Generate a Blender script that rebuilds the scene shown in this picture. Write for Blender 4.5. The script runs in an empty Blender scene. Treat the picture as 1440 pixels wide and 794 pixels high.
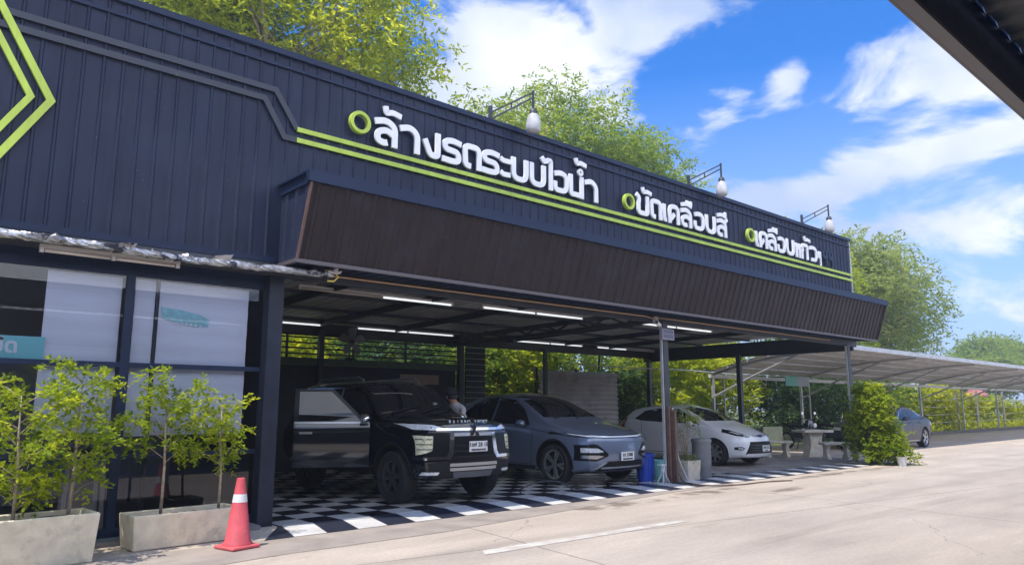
import bpy, bmesh, math, random
import numpy as np
from mathutils import Vector, Matrix, geometry
from mathutils.bvhtree import BVHTree

S = bpy.context.scene
COL = S.collection
R = math.radians
random.seed(7)

# ------------------------------------------------------------------ camera
cam_data = bpy.data.cameras.new("camera")
cam = bpy.data.objects.new("camera", cam_data)
COL.objects.link(cam)
cam.location = (0, 0, 1.42)
cam_data.sensor_width = 36
cam_data.lens = 1030 / 1440 * 36
cam_data.clip_start = 0.05
cam_data.clip_end = 3000
_f = Vector((0.65451, 0.73747, 0.16657)).normalized()
cam.rotation_euler = _f.to_track_quat('-Z', 'Y').to_euler()
S.camera = cam
S.render.resolution_x, S.render.resolution_y = 1024, 564

# ------------------------------------------------------------------ sun and sky
SUN = Vector((-0.45, -0.05, 1.0)).normalized()        # direction towards the sun
sun_l = bpy.data.lights.new("sun", 'SUN')
sun_l.energy = 2.5
sun_l.angle = R(0.6)
sun_l.color = (1.0, 0.93, 0.82)
sun = bpy.data.objects.new("sun", sun_l)
COL.objects.link(sun)
sun.rotation_euler = SUN.to_track_quat('Z', 'Y').to_euler()

W = bpy.data.worlds.new("World")
S.world = W
W.use_nodes = True
nt = W.node_tree
nt.nodes.clear()
N = nt.nodes.new
Lk = nt.links.new
SKY_STRENGTH = 0.12

def vmath(op, a, b=None):
    n = N('ShaderNodeVectorMath'); n.operation = op
    for i, v in enumerate((a, b)):
        if v is None: continue
        if hasattr(v, 'is_output'): Lk(v, n.inputs[i])
        else: n.inputs[i].default_value = v
    return n.outputs['Value'] if op in ('DOT_PRODUCT', 'LENGTH') else n.outputs[0]

def fmath(op, a, b=None, c=None):
    n = N('ShaderNodeMath'); n.operation = op
    for i, v in enumerate((a, b, c)):
        if v is None: continue
        if hasattr(v, 'is_output'): Lk(v, n.inputs[i])
        else: n.inputs[i].default_value = v
    return n.outputs[0]

sky = N('ShaderNodeTexSky')
sky.sky_type = 'NISHITA'
sky.sun_disc = False
sky.sun_elevation = math.asin(SUN.z)
sky.sun_rotation = math.atan2(SUN.x, SUN.y)
sky.air_density = 1.0
sky.dust_density = 0.3
sky.ozone_density = 2.0
tint = N('ShaderNodeMix'); tint.data_type = 'RGBA'; tint.blend_type = 'MULTIPLY'
tint.inputs[0].default_value = 1.0
Lk(sky.outputs[0], tint.inputs[6]); tint.inputs[7].default_value = (0.15, 0.53, 1.0, 1)

tc = N('ShaderNodeTexCoord')
D = tc.outputs['Generated']
nz = N('ShaderNodeTexNoise'); nz.inputs['Scale'].default_value = 6.5; nz.inputs['Detail'].default_value = 11
nz.inputs['Roughness'].default_value = 0.58; nz.inputs['Distortion'].default_value = 0.35
mp = N('ShaderNodeMapping'); mp.inputs['Scale'].default_value = (1, 1, 2.0); mp.inputs['Location'].default_value = (0.3, 1.7, 0.4)
Lk(D, mp.inputs[0]); Lk(mp.outputs[0], nz.inputs['Vector'])
nz2 = N('ShaderNodeTexNoise'); nz2.inputs['Scale'].default_value = 3.1; nz2.inputs['Detail'].default_value = 6
Lk(D, nz2.inputs['Vector'])
# cumulus banks: (direction, half width, half height, tilt, weight)
BANKS = [((0.60, 0.66, 0.45), 0.17, 0.10, -0.15, 1.05), ((0.70, 0.52, 0.50), 0.13, 0.085, 0.1, 1.0),
         ((0.53, 0.742, 0.407), 0.10, 0.09, 0.0, 0.9), ((0.665, 0.58, 0.43), 0.10, 0.06, 0.2, 0.75),
         ((0.90, 0.27, 0.37), 0.14, 0.075, 0.25, 0.80), ((0.92, 0.30, 0.30), 0.22, 0.045, 0.15, 0.70),
         ((0.821, 0.409, 0.399), 0.034, 0.030, 0.6, 0.58), ((0.765, 0.465, 0.385), 0.035, 0.014, -0.2, 0.50),
         ((0.86, 0.43, 0.265), 0.17, 0.030, 0.0, 0.85), ((0.80, 0.51, 0.29), 0.10, 0.03, 0.0, 0.6),
         ((0.93, 0.30, 0.18), 0.34, 0.13, 0.0, 0.66), ((0.85, 0.50, 0.13), 0.25, 0.08, 0.0, 0.6), ((0.45, 0.84, 0.36), 0.12, 0.1, 0.0, 0.6),
         ((-0.6, -0.5, 0.5), 0.6, 0.35, 0.0, 1.0), ((0.1, -0.9, 0.40), 0.9, 0.40, 0.0, 1.3),  # unseen clouds behind the camera, enlarged to throw fill light forward
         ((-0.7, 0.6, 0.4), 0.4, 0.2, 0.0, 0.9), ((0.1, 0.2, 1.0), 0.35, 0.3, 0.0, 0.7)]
total = None
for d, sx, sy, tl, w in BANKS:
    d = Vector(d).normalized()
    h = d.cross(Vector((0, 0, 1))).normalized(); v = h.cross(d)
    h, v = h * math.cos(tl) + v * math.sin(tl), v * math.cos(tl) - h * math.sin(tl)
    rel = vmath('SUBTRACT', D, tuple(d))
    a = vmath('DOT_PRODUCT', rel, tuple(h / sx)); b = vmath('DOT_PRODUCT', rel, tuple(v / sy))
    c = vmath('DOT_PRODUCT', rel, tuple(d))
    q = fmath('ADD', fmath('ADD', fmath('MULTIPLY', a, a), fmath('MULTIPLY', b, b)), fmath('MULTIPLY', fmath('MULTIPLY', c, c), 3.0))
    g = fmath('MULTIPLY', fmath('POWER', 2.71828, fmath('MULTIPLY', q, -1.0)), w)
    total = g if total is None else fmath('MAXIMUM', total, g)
dens = fmath('ADD', total, fmath('MULTIPLY', fmath('SUBTRACT', nz.outputs[0], 0.5), 2.3))
mr = N('ShaderNodeMapRange'); mr.interpolation_type = 'SMOOTHSTEP'
mr.inputs[1].default_value = 0.34; mr.inputs[2].default_value = 0.78
Lk(dens, mr.inputs[0])
cr = N('ShaderNodeValToRGB')
cr.color_ramp.elements[0].position = 0.40; cr.color_ramp.elements[0].color = (2.3, 2.8, 3.9, 1)
cr.color_ramp.elements[1].position = 0.60; cr.color_ramp.elements[1].color = (4.6, 4.7, 5.0, 1)
Lk(nz2.outputs[0], cr.inputs[0])
# the cloud bank unseen behind the camera is brightened as added fill for facade and hall
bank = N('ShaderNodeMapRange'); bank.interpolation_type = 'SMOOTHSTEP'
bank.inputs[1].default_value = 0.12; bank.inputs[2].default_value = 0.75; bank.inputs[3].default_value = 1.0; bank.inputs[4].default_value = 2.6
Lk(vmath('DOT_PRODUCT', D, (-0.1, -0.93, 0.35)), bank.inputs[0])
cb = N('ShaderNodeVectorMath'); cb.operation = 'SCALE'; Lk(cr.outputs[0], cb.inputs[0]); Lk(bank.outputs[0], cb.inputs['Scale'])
# pale air low over the horizon
sep = N('ShaderNodeSeparateXYZ'); Lk(D, sep.inputs[0])
hz = N('ShaderNodeMapRange'); hz.inputs[1].default_value = 0.42; hz.inputs[2].default_value = 0.02
hz.inputs[3].default_value = 0.0; hz.inputs[4].default_value = 0.9
Lk(sep.outputs[2], hz.inputs[0])
mh = N('ShaderNodeMix'); mh.data_type = 'RGBA'
Lk(hz.outputs[0], mh.inputs[0]); Lk(tint.outputs[2], mh.inputs[6]); mh.inputs[7].default_value = (2.5, 3.1, 4.5, 1)
mx = N('ShaderNodeMix'); mx.data_type = 'RGBA'
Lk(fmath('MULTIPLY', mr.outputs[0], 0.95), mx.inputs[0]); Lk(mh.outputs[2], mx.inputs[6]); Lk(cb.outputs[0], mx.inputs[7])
bg = N('ShaderNodeBackground'); bg.inputs[1].default_value = SKY_STRENGTH
Lk(mx.outputs[2], bg.inputs[0])
wo = N('ShaderNodeOutputWorld'); Lk(bg.outputs[0], wo.inputs[0])

S.view_settings.view_transform = 'Standard'
S.view_settings.look = 'None'
S.view_settings.exposure = 1.1
S.view_settings.gamma = 1
S.view_settings.use_curve_mapping = False

# ------------------------------------------------------------------ materials
def mat(name, col, rough=0.6, metal=0.0, var=0.0, vscale=6.0, bump=0.0, bscale=40.0, coat=0.0, spec=0.5, emit=None, estr=0.0, dirt=None, dscale=2.0, dlo=0.52, dhi=0.7, streak=0.0):
    m = bpy.data.materials.new(name); m.use_nodes = True
    t = m.node_tree; b = t.nodes['Principled BSDF']
    b.inputs['Base Color'].default_value = (*col, 1)
    b.inputs['Roughness'].default_value = rough
    b.inputs['Metallic'].default_value = metal
    b.inputs['Coat Weight'].default_value = coat
    b.inputs['Coat Roughness'].default_value = 0.04
    b.inputs['Specular IOR Level'].default_value = spec
    geo = t.nodes.new('ShaderNodeNewGeometry')
    out = None
    if var > 0:
        n = t.nodes.new('ShaderNodeTexNoise'); n.inputs['Scale'].default_value = vscale; n.inputs['Detail'].default_value = 6
        t.links.new(geo.outputs['Position'], n.inputs['Vector'])
        r = t.nodes.new('ShaderNodeValToRGB')
        r.color_ramp.elements[0].position = 0.3; r.color_ramp.elements[1].position = 0.7
        r.color_ramp.elements[0].color = (*[c * (1 - var) for c in col], 1)
        r.color_ramp.elements[1].color = (*[min(1, c * (1 + var)) for c in col], 1)
        t.links.new(n.outputs[0], r.inputs[0]); out = r.outputs[0]
    if dirt is not None:
        n = t.nodes.new('ShaderNodeTexNoise'); n.inputs['Scale'].default_value = dscale; n.inputs['Detail'].default_value = 8; n.inputs['Roughness'].default_value = 0.65
        t.links.new(geo.outputs['Position'], n.inputs['Vector'])
        r = t.nodes.new('ShaderNodeMapRange'); r.inputs[1].default_value = dlo; r.inputs[2].default_value = dhi
        t.links.new(n.outputs[0], r.inputs[0])
        mx = t.nodes.new('ShaderNodeMix'); mx.data_type = 'RGBA'
        t.links.new(r.outputs[0], mx.inputs[0])
        if out: t.links.new(out, mx.inputs[6])
        else: mx.inputs[6].default_value = (*col, 1)
        mx.inputs[7].default_value = (*dirt, 1); out = mx.outputs[2]
    if streak > 0:            # rain runs and dust down the sheet
        mp_ = t.nodes.new('ShaderNodeMapping'); mp_.inputs['Scale'].default_value = (5, 5, 0.30); t.links.new(geo.outputs['Position'], mp_.inputs[0])
        n = t.nodes.new('ShaderNodeTexNoise'); n.inputs['Scale'].default_value = 1.6; n.inputs['Detail'].default_value = 8; n.inputs['Roughness'].default_value = 0.7
        t.links.new(mp_.outputs[0], n.inputs['Vector'])
        r = t.nodes.new('ShaderNodeValToRGB'); r.color_ramp.elements[0].position = 0.32; r.color_ramp.elements[1].position = 0.72
        r.color_ramp.elements[0].color = (*[1 - streak] * 3, 1); r.color_ramp.elements[1].color = (*[1 + streak * 1.3] * 3, 1); t.links.new(n.outputs[0], r.inputs[0])
        mx = t.nodes.new('ShaderNodeMix'); mx.data_type = 'RGBA'; mx.blend_type = 'MULTIPLY'; mx.inputs[0].default_value = 1
        if out: t.links.new(out, mx.inputs[6])
        else: mx.inputs[6].default_value = (*col, 1)
        t.links.new(r.outputs[0], mx.inputs[7])
        v = t.nodes.new('ShaderNodeTexVoronoi'); v.inputs['Scale'].default_value = 5.5; t.links.new(geo.outputs['Position'], v.inputs['Vector'])
        sp_ = t.nodes.new('ShaderNodeMath'); sp_.operation = 'LESS_THAN'; sp_.inputs[1].default_value = 0.055; t.links.new(v.outputs['Distance'], sp_.inputs[0])
        sc_ = t.nodes.new('ShaderNodeMath'); sc_.operation = 'MULTIPLY'; sc_.inputs[1].default_value = 0.5; t.links.new(sp_.outputs[0], sc_.inputs[0])
        m2 = t.nodes.new('ShaderNodeMix'); m2.data_type = 'RGBA'; t.links.new(sc_.outputs[0], m2.inputs[0]); t.links.new(mx.outputs[2], m2.inputs[6]); m2.inputs[7].default_value = (0.13, 0.13, 0.14, 1); out = m2.outputs[2]
    if out: t.links.new(out, b.inputs['Base Color'])
    if bump > 0:
        n = t.nodes.new('ShaderNodeTexNoise'); n.inputs['Scale'].default_value = bscale; n.inputs['Detail'].default_value = 5
        t.links.new(geo.outputs['Position'], n.inputs['Vector'])
        bp = t.nodes.new('ShaderNodeBump'); bp.inputs['Strength'].default_value = bump; bp.inputs['Distance'].default_value = 0.02
        t.links.new(n.outputs[0], bp.inputs['Height']); t.links.new(bp.outputs[0], b.inputs['Normal'])
    if emit:
        b.inputs['Emission Color'].default_value = (*emit, 1); b.inputs['Emission Strength'].default_value = estr
    return m

def leaf_mat(name, a, b_, c=None, trans=0.35):
    m = bpy.data.materials.new(name); m.use_nodes = True
    t = m.node_tree; t.nodes.clear()
    at = t.nodes.new('ShaderNodeAttribute'); at.attribute_name = 'tint'
    r = t.nodes.new('ShaderNodeValToRGB')
    r.color_ramp.elements[0].color = (*a, 1); r.color_ramp.elements[1].color = (*b_, 1)
    if c:
        e = r.color_ramp.elements.new(0.85); e.color = (*b_, 1); r.color_ramp.elements[-1].color = (*c, 1)
    t.links.new(at.outputs['Fac'], r.inputs[0])
    d = t.nodes.new('ShaderNodeBsdfPrincipled'); d.inputs['Roughness'].default_value = 0.6
    d.inputs['Specular IOR Level'].default_value = 0.2
    tr = t.nodes.new('ShaderNodeBsdfTranslucent')
    hs = t.nodes.new('ShaderNodeHueSaturation'); hs.inputs['Hue'].default_value = 0.485; hs.inputs['Value'].default_value = 2.1
    t.links.new(r.outputs[0], hs.inputs['Color'])
    t.links.new(r.outputs[0], d.inputs['Base Color']); t.links.new(hs.outputs[0], tr.inputs[0])
    mx = t.nodes.new('ShaderNodeMixShader'); mx.inputs[0].default_value = trans
    t.links.new(d.outputs[0], mx.inputs[1]); t.links.new(tr.outputs[0], mx.inputs[2])
    o = t.nodes.new('ShaderNodeOutputMaterial'); t.links.new(mx.outputs[0], o.inputs[0])
    return m

def glass_mat(name, tintc=(0.8, 0.86, 0.95), refl=1.0):
    m = bpy.data.materials.new(name); m.use_nodes = True
    t = m.node_tree; t.nodes.clear()
    tr = t.nodes.new('ShaderNodeBsdfTransparent'); tr.inputs[0].default_value = (*tintc, 1)
    g = t.nodes.new('ShaderNodeBsdfGlossy'); g.inputs['Roughness'].default_value = 0.02
    f = t.nodes.new('ShaderNodeFresnel'); f.inputs[0].default_value = 1.55
    k = t.nodes.new('ShaderNodeMath'); k.operation = 'MULTIPLY'; k.inputs[1].default_value = refl
    t.links.new(f.outputs[0], k.inputs[0])
    mx = t.nodes.new('ShaderNodeMixShader'); t.links.new(k.outputs[0], mx.inputs[0])
    t.links.new(tr.outputs[0], mx.inputs[1]); t.links.new(g.outputs[0], mx.inputs[2])
    o = t.nodes.new('ShaderNodeOutputMaterial'); t.links.new(mx.outputs[0], o.inputs[0])
    return m

# ------------------------------------------------------------------ mesh builder
class MB:
    """collects shapes; build() links them as ONE mesh object. o is subtracted from every vertex."""
    def __init__(s, o=(0, 0, 0)):
        s.v = []; s.f = []; s.mi = []; s.o = Vector(o); s.m = 0
    def add(s, vs, fs):
        k = len(s.v)
        for p in vs: s.v.append((p[0] - s.o.x, p[1] - s.o.y, p[2] - s.o.z))
        for f in fs: s.f.append(tuple(i + k for i in f)); s.mi.append(s.m)
    def box(s, x0, x1, y0, y1, z0, z1):
        s.add([(x0, y0, z0), (x1, y0, z0), (x1, y1, z0), (x0, y1, z0), (x0, y0, z1), (x1, y0, z1), (x1, y1, z1), (x0, y1, z1)],
              [(0, 3, 2, 1), (4, 5, 6, 7), (0, 1, 5, 4), (1, 2, 6, 5), (2, 3, 7, 6), (3, 0, 4, 7)])
        return s
    def bar(s, a, b, w, h=None, up=(0, 0, 1)):
        a = Vector(a); b = Vector(b); h = h or w; d = (b - a).normalized(); u = Vector(up)
        if abs(d.dot(u)) > 0.95: u = Vector((0, 1, 0))
        r = d.cross(u).normalized(); u = r.cross(d)
        vs = []
        for p in (a, b):
            for i, j in ((-1, -1), (1, -1), (1, 1), (-1, 1)): vs.append(p + r * (i * w / 2) + u * (j * h / 2))
        s.add(vs, [(0, 1, 2, 3), (7, 6, 5, 4), (0, 4, 5, 1), (1, 5, 6, 2), (2, 6, 7, 3), (3, 7, 4, 0)])
        return s
    def tube(s, pts, r, seg=8, cap=True):
        pts = [Vector(p) for p in pts]; n = len(pts)
        rs = r if isinstance(r, (list, tuple)) else [r] * n
        u = None; vs = []; fs = []
        for i, p in enumerate(pts):
            d = (pts[min(i + 1, n - 1)] - pts[max(i - 1, 0)]).normalized()
            if u is None:
                u = d.orthogonal().normalized()
            else:
                u = (u - d * u.dot(d))
                u = u.normalized() if u.length > 1e-6 else d.orthogonal().normalized()
            w = d.cross(u)
            for k in range(seg):
                a = 2 * math.pi * k / seg
                vs.append(p + (u * math.cos(a) + w * math.sin(a)) * rs[i])
        for i in range(n - 1):
            for k in range(seg):
                k2 = (k + 1) % seg
                fs.append((i * seg + k, i * seg + k2, (i + 1) * seg + k2, (i + 1) * seg + k))
        if cap:
            fs.append(tuple(range(seg - 1, -1, -1))); fs.append(tuple((n - 1) * seg + k for k in range(seg)))
        s.add(vs, fs); return s
    def lathe(s, prof, c=(0, 0, 0), seg=24, axis='z', closed=False, cap=True):
        c = Vector(c); vs = []; fs = []; n = len(prof)
        for r, h in prof:
            for k in range(seg):
                a = 2 * math.pi * k / seg; x, y = r * math.cos(a), r * math.sin(a)
                vs.append(c + (Vector((x, y, h)) if axis == 'z' else Vector((h, x, y)) if axis == 'x' else Vector((y, h, x))))
        for i in range(n if closed else n - 1):
            j = (i + 1) % n
            for k in range(seg):
                k2 = (k + 1) % seg
                fs.append((i * seg + k, i * seg + k2, j * seg + k2, j * seg + k))
        if not closed and cap:
            if prof[0][0] > 1e-5: fs.append(tuple(range(seg - 1, -1, -1)))
            if prof[-1][0] > 1e-5: fs.append(tuple((n - 1) * seg + k for k in range(seg)))
        s.add(vs, fs); return s
    def prism(s, poly, axis, a, b):
        """2D polygon extruded along axis from a to b; poly in the two other axes (x,y / x,z / y,z)"""
        def P(p, h): return (h, p[0], p[1]) if axis == 'x' else (p[0], h, p[1]) if axis == 'y' else (p[0], p[1], h)
        n = len(poly)
        s.add([P(p, a) for p in poly] + [P(p, b) for p in poly],
              [tuple(range(n)), tuple(range(2 * n - 1, n - 1, -1))] + [(i, i + n, (i + 1) % n + n, (i + 1) % n) for i in range(n)])
        return s
    def build(s, name, m=None, parent=None, smooth=False, loc=None):
        me = bpy.data.meshes.new(name)
        me.from_pydata([tuple(p) for p in s.v], [], s.f)
        ms = m if isinstance(m, (list, tuple)) else [m]
        for q in ms:
            if q: me.materials.append(q)
        if len(ms) > 1: me.polygons.foreach_set('material_index', s.mi)
        bm = bmesh.new(); bm.from_mesh(me)
        bmesh.ops.recalc_face_normals(bm, faces=bm.faces)
        bm.to_mesh(me); bm.free()
        if smooth:
            me.polygons.foreach_set('use_smooth', [True] * len(me.polygons))
            if smooth is not True: me.set_sharp_from_angle(angle=R(smooth))
        return link(name, me, parent, loc)

def link(name, me, parent=None, loc=None):
    o = bpy.data.objects.new(name, me); COL.objects.link(o)
    if parent: o.parent = parent
    if loc is not None: o.location = loc
    return o

def tag(o, label=None, cat=None, group=None, kind=None):
    if label: o['label'] = label
    if cat: o['category'] = cat
    if group: o['group'] = group
    if kind: o['kind'] = kind
    return o

def thing(name, label, cat, loc=(0, 0, 0), rz=0, group=None):
    o = bpy.data.objects.new(name, None); COL.objects.link(o)
    o.empty_display_size = 0.2
    o.location = loc; o.rotation_euler = (0, 0, rz)
    return tag(o, label, cat, group)

def copy_tree(o, parent=None):
    c = o.copy(); COL.objects.link(c)
    if parent: c.parent = parent
    for ch in list(o.children): copy_tree(ch, c)
    return c

def ridged(mb, x0, x1, z0, z1, y, pitch=0.2, h=0.022, top=0.03, back=0.05):
    """vertical trapezoid-ribbed metal sheet facing -y"""
    pr = [(x0, y)]
    x = x0 + pitch / 2
    while x + top < x1:
        pr += [(x - top, y), (x - top * 0.45, y - h), (x + top * 0.45, y - h), (x + top, y)]
        x += pitch
    pr += [(x1, y), (x1, y + back), (x0, y + back)]
    mb.prism(pr, 'z', z0, z1)

def sheet_between(mb, a0, a1, b0, b1, pitch=0.2, h=0.02, top=0.03, thick=0.012):
    """ribbed sheet: edge a0->a1 runs across the ribs, b0->b1 is the opposite edge; ribs stand towards the normal"""
    a0, a1, b0, b1 = map(Vector, (a0, a1, b0, b1))
    L = (a1 - a0).length; nrm = (a1 - a0).cross(b0 - a0).normalized()
    ts = [(0, 0)]; x = pitch / 2
    while x + top < L:
        ts += [(x - top, 0), (x - top * 0.45, h), (x + top * 0.45, h), (x + top, 0)]; x += pitch
    ts.append((L, 0))
    vs = []; fs = []
    for t, hh in ts:
        u = t / L
        for off in (hh, hh - thick):
            vs.append(a0.lerp(a1, u) + nrm * off); vs.append(b0.lerp(b1, u) + nrm * off)
    for i in range(len(ts) - 1):
        k = 4 * i
        fs += [(k, k + 4, k + 5, k + 1), (k + 2, k + 3, k + 7, k + 6), (k, k + 2, k + 6, k + 4), (k + 1, k + 5, k + 7, k + 3)]
    fs += [(0, 1, 3, 2), (4 * len(ts) - 4, 4 * len(ts) - 2, 4 * len(ts) - 1, 4 * len(ts) - 3)]
    mb.add(vs, fs)

def text_mesh(txt, size, depth=0.002, bold=0.0):
    cu = bpy.data.curves.new('t', 'FONT'); cu.body = txt; cu.size = size; cu.extrude = depth; cu.offset = bold
    cu.align_x = 'CENTER'; cu.align_y = 'CENTER'; cu.resolution_u = 3
    ob = bpy.data.objects.new('t', cu); COL.objects.link(ob)
    dg = bpy.context.evaluated_depsgraph_get()
    me = bpy.data.meshes.new_from_object(ob.evaluated_get(dg))
    bpy.data.objects.remove(ob)
    return me

def modified(ob):
    """bake an object's modifiers into its mesh"""
    bpy.context.view_layer.update(); dg = bpy.context.evaluated_depsgraph_get()
    me = bpy.data.meshes.new_from_object(ob.evaluated_get(dg))
    ob.modifiers.clear(); ob.data = me
    return ob

# ------------------------------------------------------------------ foliage
def leaf_mesh(name, m, base, axis, normal, length, width, tint, parent, extra=None):
    n = len(base)
    axis /= np.linalg.norm(axis, axis=1, keepdims=True) + 1e-9
    side = np.cross(axis, normal); side /= np.linalg.norm(side, axis=1, keepdims=True) + 1e-9
    nn = np.cross(side, axis)
    L = length[:, None]; Wd = width[:, None]
    v = np.empty((n, 4, 3))
    v[:, 0] = base
    v[:, 1] = base + axis * L * 0.45 + side * Wd * 0.5 - nn * Wd * 0.12
    v[:, 2] = base + axis * L - nn * L * 0.1
    v[:, 3] = base + axis * L * 0.45 - side * Wd * 0.5 - nn * Wd * 0.12
    me = bpy.data.meshes.new(name)
    me.vertices.add(n * 4); me.vertices.foreach_set('co', v.reshape(-1))
    me.loops.add(n * 4); me.loops.foreach_set('vertex_index', np.arange(n * 4, dtype=np.int32))
    me.polygons.add(n); me.polygons.foreach_set('loop_start', np.arange(0, n * 4, 4, dtype=np.int32))
    me.polygons.foreach_set('loop_total', np.full(n, 4, dtype=np.int32))
    me.update(calc_edges=True)
    at = me.attributes.new('tint', 'FLOAT', 'FACE'); at.data.foreach_set('value', np.clip(tint, 0, 1).astype(np.float32))
    me.materials.append(m)
    return link(name, me, parent)

def sprays(rng, clumps, per, leaves, leaf, twig, droop=0.3, hue=0.5, spread=0.35, shell=0.55):
    """clumps: list of (x,y,z,r,tint). Returns arrays for leaf_mesh: twigs fill each clump, leaflets stand along each twig"""
    B = []; A = []; Nn = []; T = []
    for (cx, cy, cz, r, tn) in clumps:
        k = max(3, int(per * r * r))
        d = rng.normal(size=(k, 3)); d[:, 2] = d[:, 2] * 0.75 + 0.15; d /= np.linalg.norm(d, axis=1, keepdims=True)
        rad = r * (shell + (1 - shell) * rng.random(k)) * (0.75 + 0.5 * rng.random(k))
        p = np.array([cx, cy, cz]) + d * rad[:, None] * np.array([1, 1, 0.72])
        td = d + rng.normal(size=(k, 3)) * 0.6; td[:, 2] -= droop; td /= np.linalg.norm(td, axis=1, keepdims=True)
        tt = tn + rng.normal(size=k) * 0.13
        for j in range(leaves):
            u = (j // 2 + 0.5) / (leaves / 2)
            sd = np.cross(td, rng.normal(size=(k, 3)) * 0.35 + np.array([0, 0, 1])); sd /= np.linalg.norm(sd, axis=1, keepdims=True) + 1e-9
            if j % 2: sd = -sd
            q = p + td * (u * twig)[..., None] if np.ndim(u) else p + td * (u * twig)
            q = q.copy(); q[:, 2] -= 0.25 * twig * u * u
            B.append(q); A.append(sd * 0.8 + td * 0.6 + rng.normal(size=(k, 3)) * 0.25)
            nv = rng.normal(size=(k, 3)) * 0.45 + np.array([0, 0, 1.0]); Nn.append(nv)
            T.append(tt + rng.normal(size=k) * 0.12)
    B = np.concatenate(B); n = len(B)
    return B, np.concatenate(A), np.concatenate(Nn), leaf * (0.7 + 0.6 * rng.random(n)), leaf * spread * (0.8 + 0.5 * rng.random(n)), np.concatenate(T)
# ------------------------------------------------------------------ shared materials
M = dict(
    navy=mat('navy_sheet', (0.023, 0.030, 0.058), 0.45, 0.0, 0.14, 1.3, dirt=(0.033, 0.041, 0.069), dscale=1.1, dlo=0.48, dhi=0.75, streak=.2, spec=.15),
    navyd=mat('navy_trim', (0.015, 0.026, 0.060), 0.45, var=0.12, vscale=2, spec=.2),
    awn=mat('awning_sheet', (0.030, 0.023, 0.024), 0.45, var=0.10, vscale=1.2, dirt=(0.042, 0.037, 0.042), dscale=1.4, dlo=0.5, dhi=0.75, streak=.16, spec=.2),
    lime=mat('lime_paint', (0.43, 0.56, 0.06), 0.45, var=0.12, vscale=3, streak=.14),
    green=mat('green_paint', (0.16, 0.40, 0.06), 0.4, var=0.08),
    letter=mat('letter_face', (0.84, 0.83, 0.84), 0.5, var=0.04, vscale=5),
    black=mat('black_steel', (0.016, 0.018, 0.024), 0.5, var=0.2, vscale=4),
    steel=mat('dark_steel', (0.035, 0.040, 0.052), 0.5, var=0.2, vscale=3),
    rust=mat('rusty_brown', (0.13, 0.075, 0.06), 0.7, var=0.25, vscale=9),
    ceil=mat('ceiling_sheet', (0.44, 0.43, 0.42), 0.45, var=0.15, vscale=1.5),
    wall=mat('dark_wall', (0.03, 0.033, 0.04), 0.8, var=0.2, vscale=2),
    beamg=mat('green_beam', (0.06, 0.105, 0.05), 0.6, var=0.15),
    tan=mat('tan_conduit', (0.50, 0.33, 0.20), 0.5),
    foil=mat('foil', (0.40, 0.40, 0.42), 0.36, 0.7, 0.2, 14, bump=0.6, bscale=25, dirt=(0.05, 0.05, 0.06), dscale=5, dlo=.52, dhi=.6),
    tube=mat('lamp_tube', (0.85, 0.87, 0.9), 0.3, emit=(0.92, 0.97, 1.0), estr=0.42),
    tubeoff=mat('lamp_tube_unlit', (0.62, 0.55, 0.50), 0.4),
    house=mat('lamp_housing', (0.55, 0.52, 0.52), 0.4),
    white=mat('white_paint', (0.72, 0.72, 0.72), 0.5, var=0.06),
    blind=mat('white_blind', (0.78, 0.79, 0.84), 0.8, var=0.03, vscale=1.5),
    glass=glass_mat('window_glass', (0.90, 0.92, 0.97), 0.8),
    conc=mat('planter_concrete', (0.72, 0.64, 0.48), 0.9, var=0.14, vscale=7, bump=0.35, bscale=60, dirt=(0.36, 0.32, 0.25), dscale=5, dlo=0.56, dhi=0.8),
    soil=mat('soil', (0.10, 0.055, 0.035), 1.0, var=0.4, vscale=30, bump=1, bscale=60),
    bark=mat('bark', (0.22, 0.17, 0.12), 0.9, var=0.3, vscale=20, bump=0.6, bscale=50),
    barkg=mat('pale_stem', (0.36, 0.30, 0.22), 0.9, var=0.3, vscale=25),
    teal=mat('teal_sign', (0.24, 0.64, 0.65), 0.5),
    tealp=mat('teal_paper', (0.34, 0.64, 0.66), 0.7, var=.15, vscale=14),
    galv=mat('galvanised', (0.50, 0.50, 0.50), 0.4, 0.3, 0.12, 3),
    cgrey=mat('carport_sheet', (0.58, 0.56, 0.54), 0.5, var=0.12, vscale=1.2),
    fencec=mat('fence_concrete', (0.36, 0.34, 0.30), 0.9, var=0.2, vscale=6, bump=0.3),
    stone=mat('cast_stone', (0.60, 0.54, 0.45), 0.85, var=0.15, vscale=9, bump=0.25, bscale=70),
)

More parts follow.
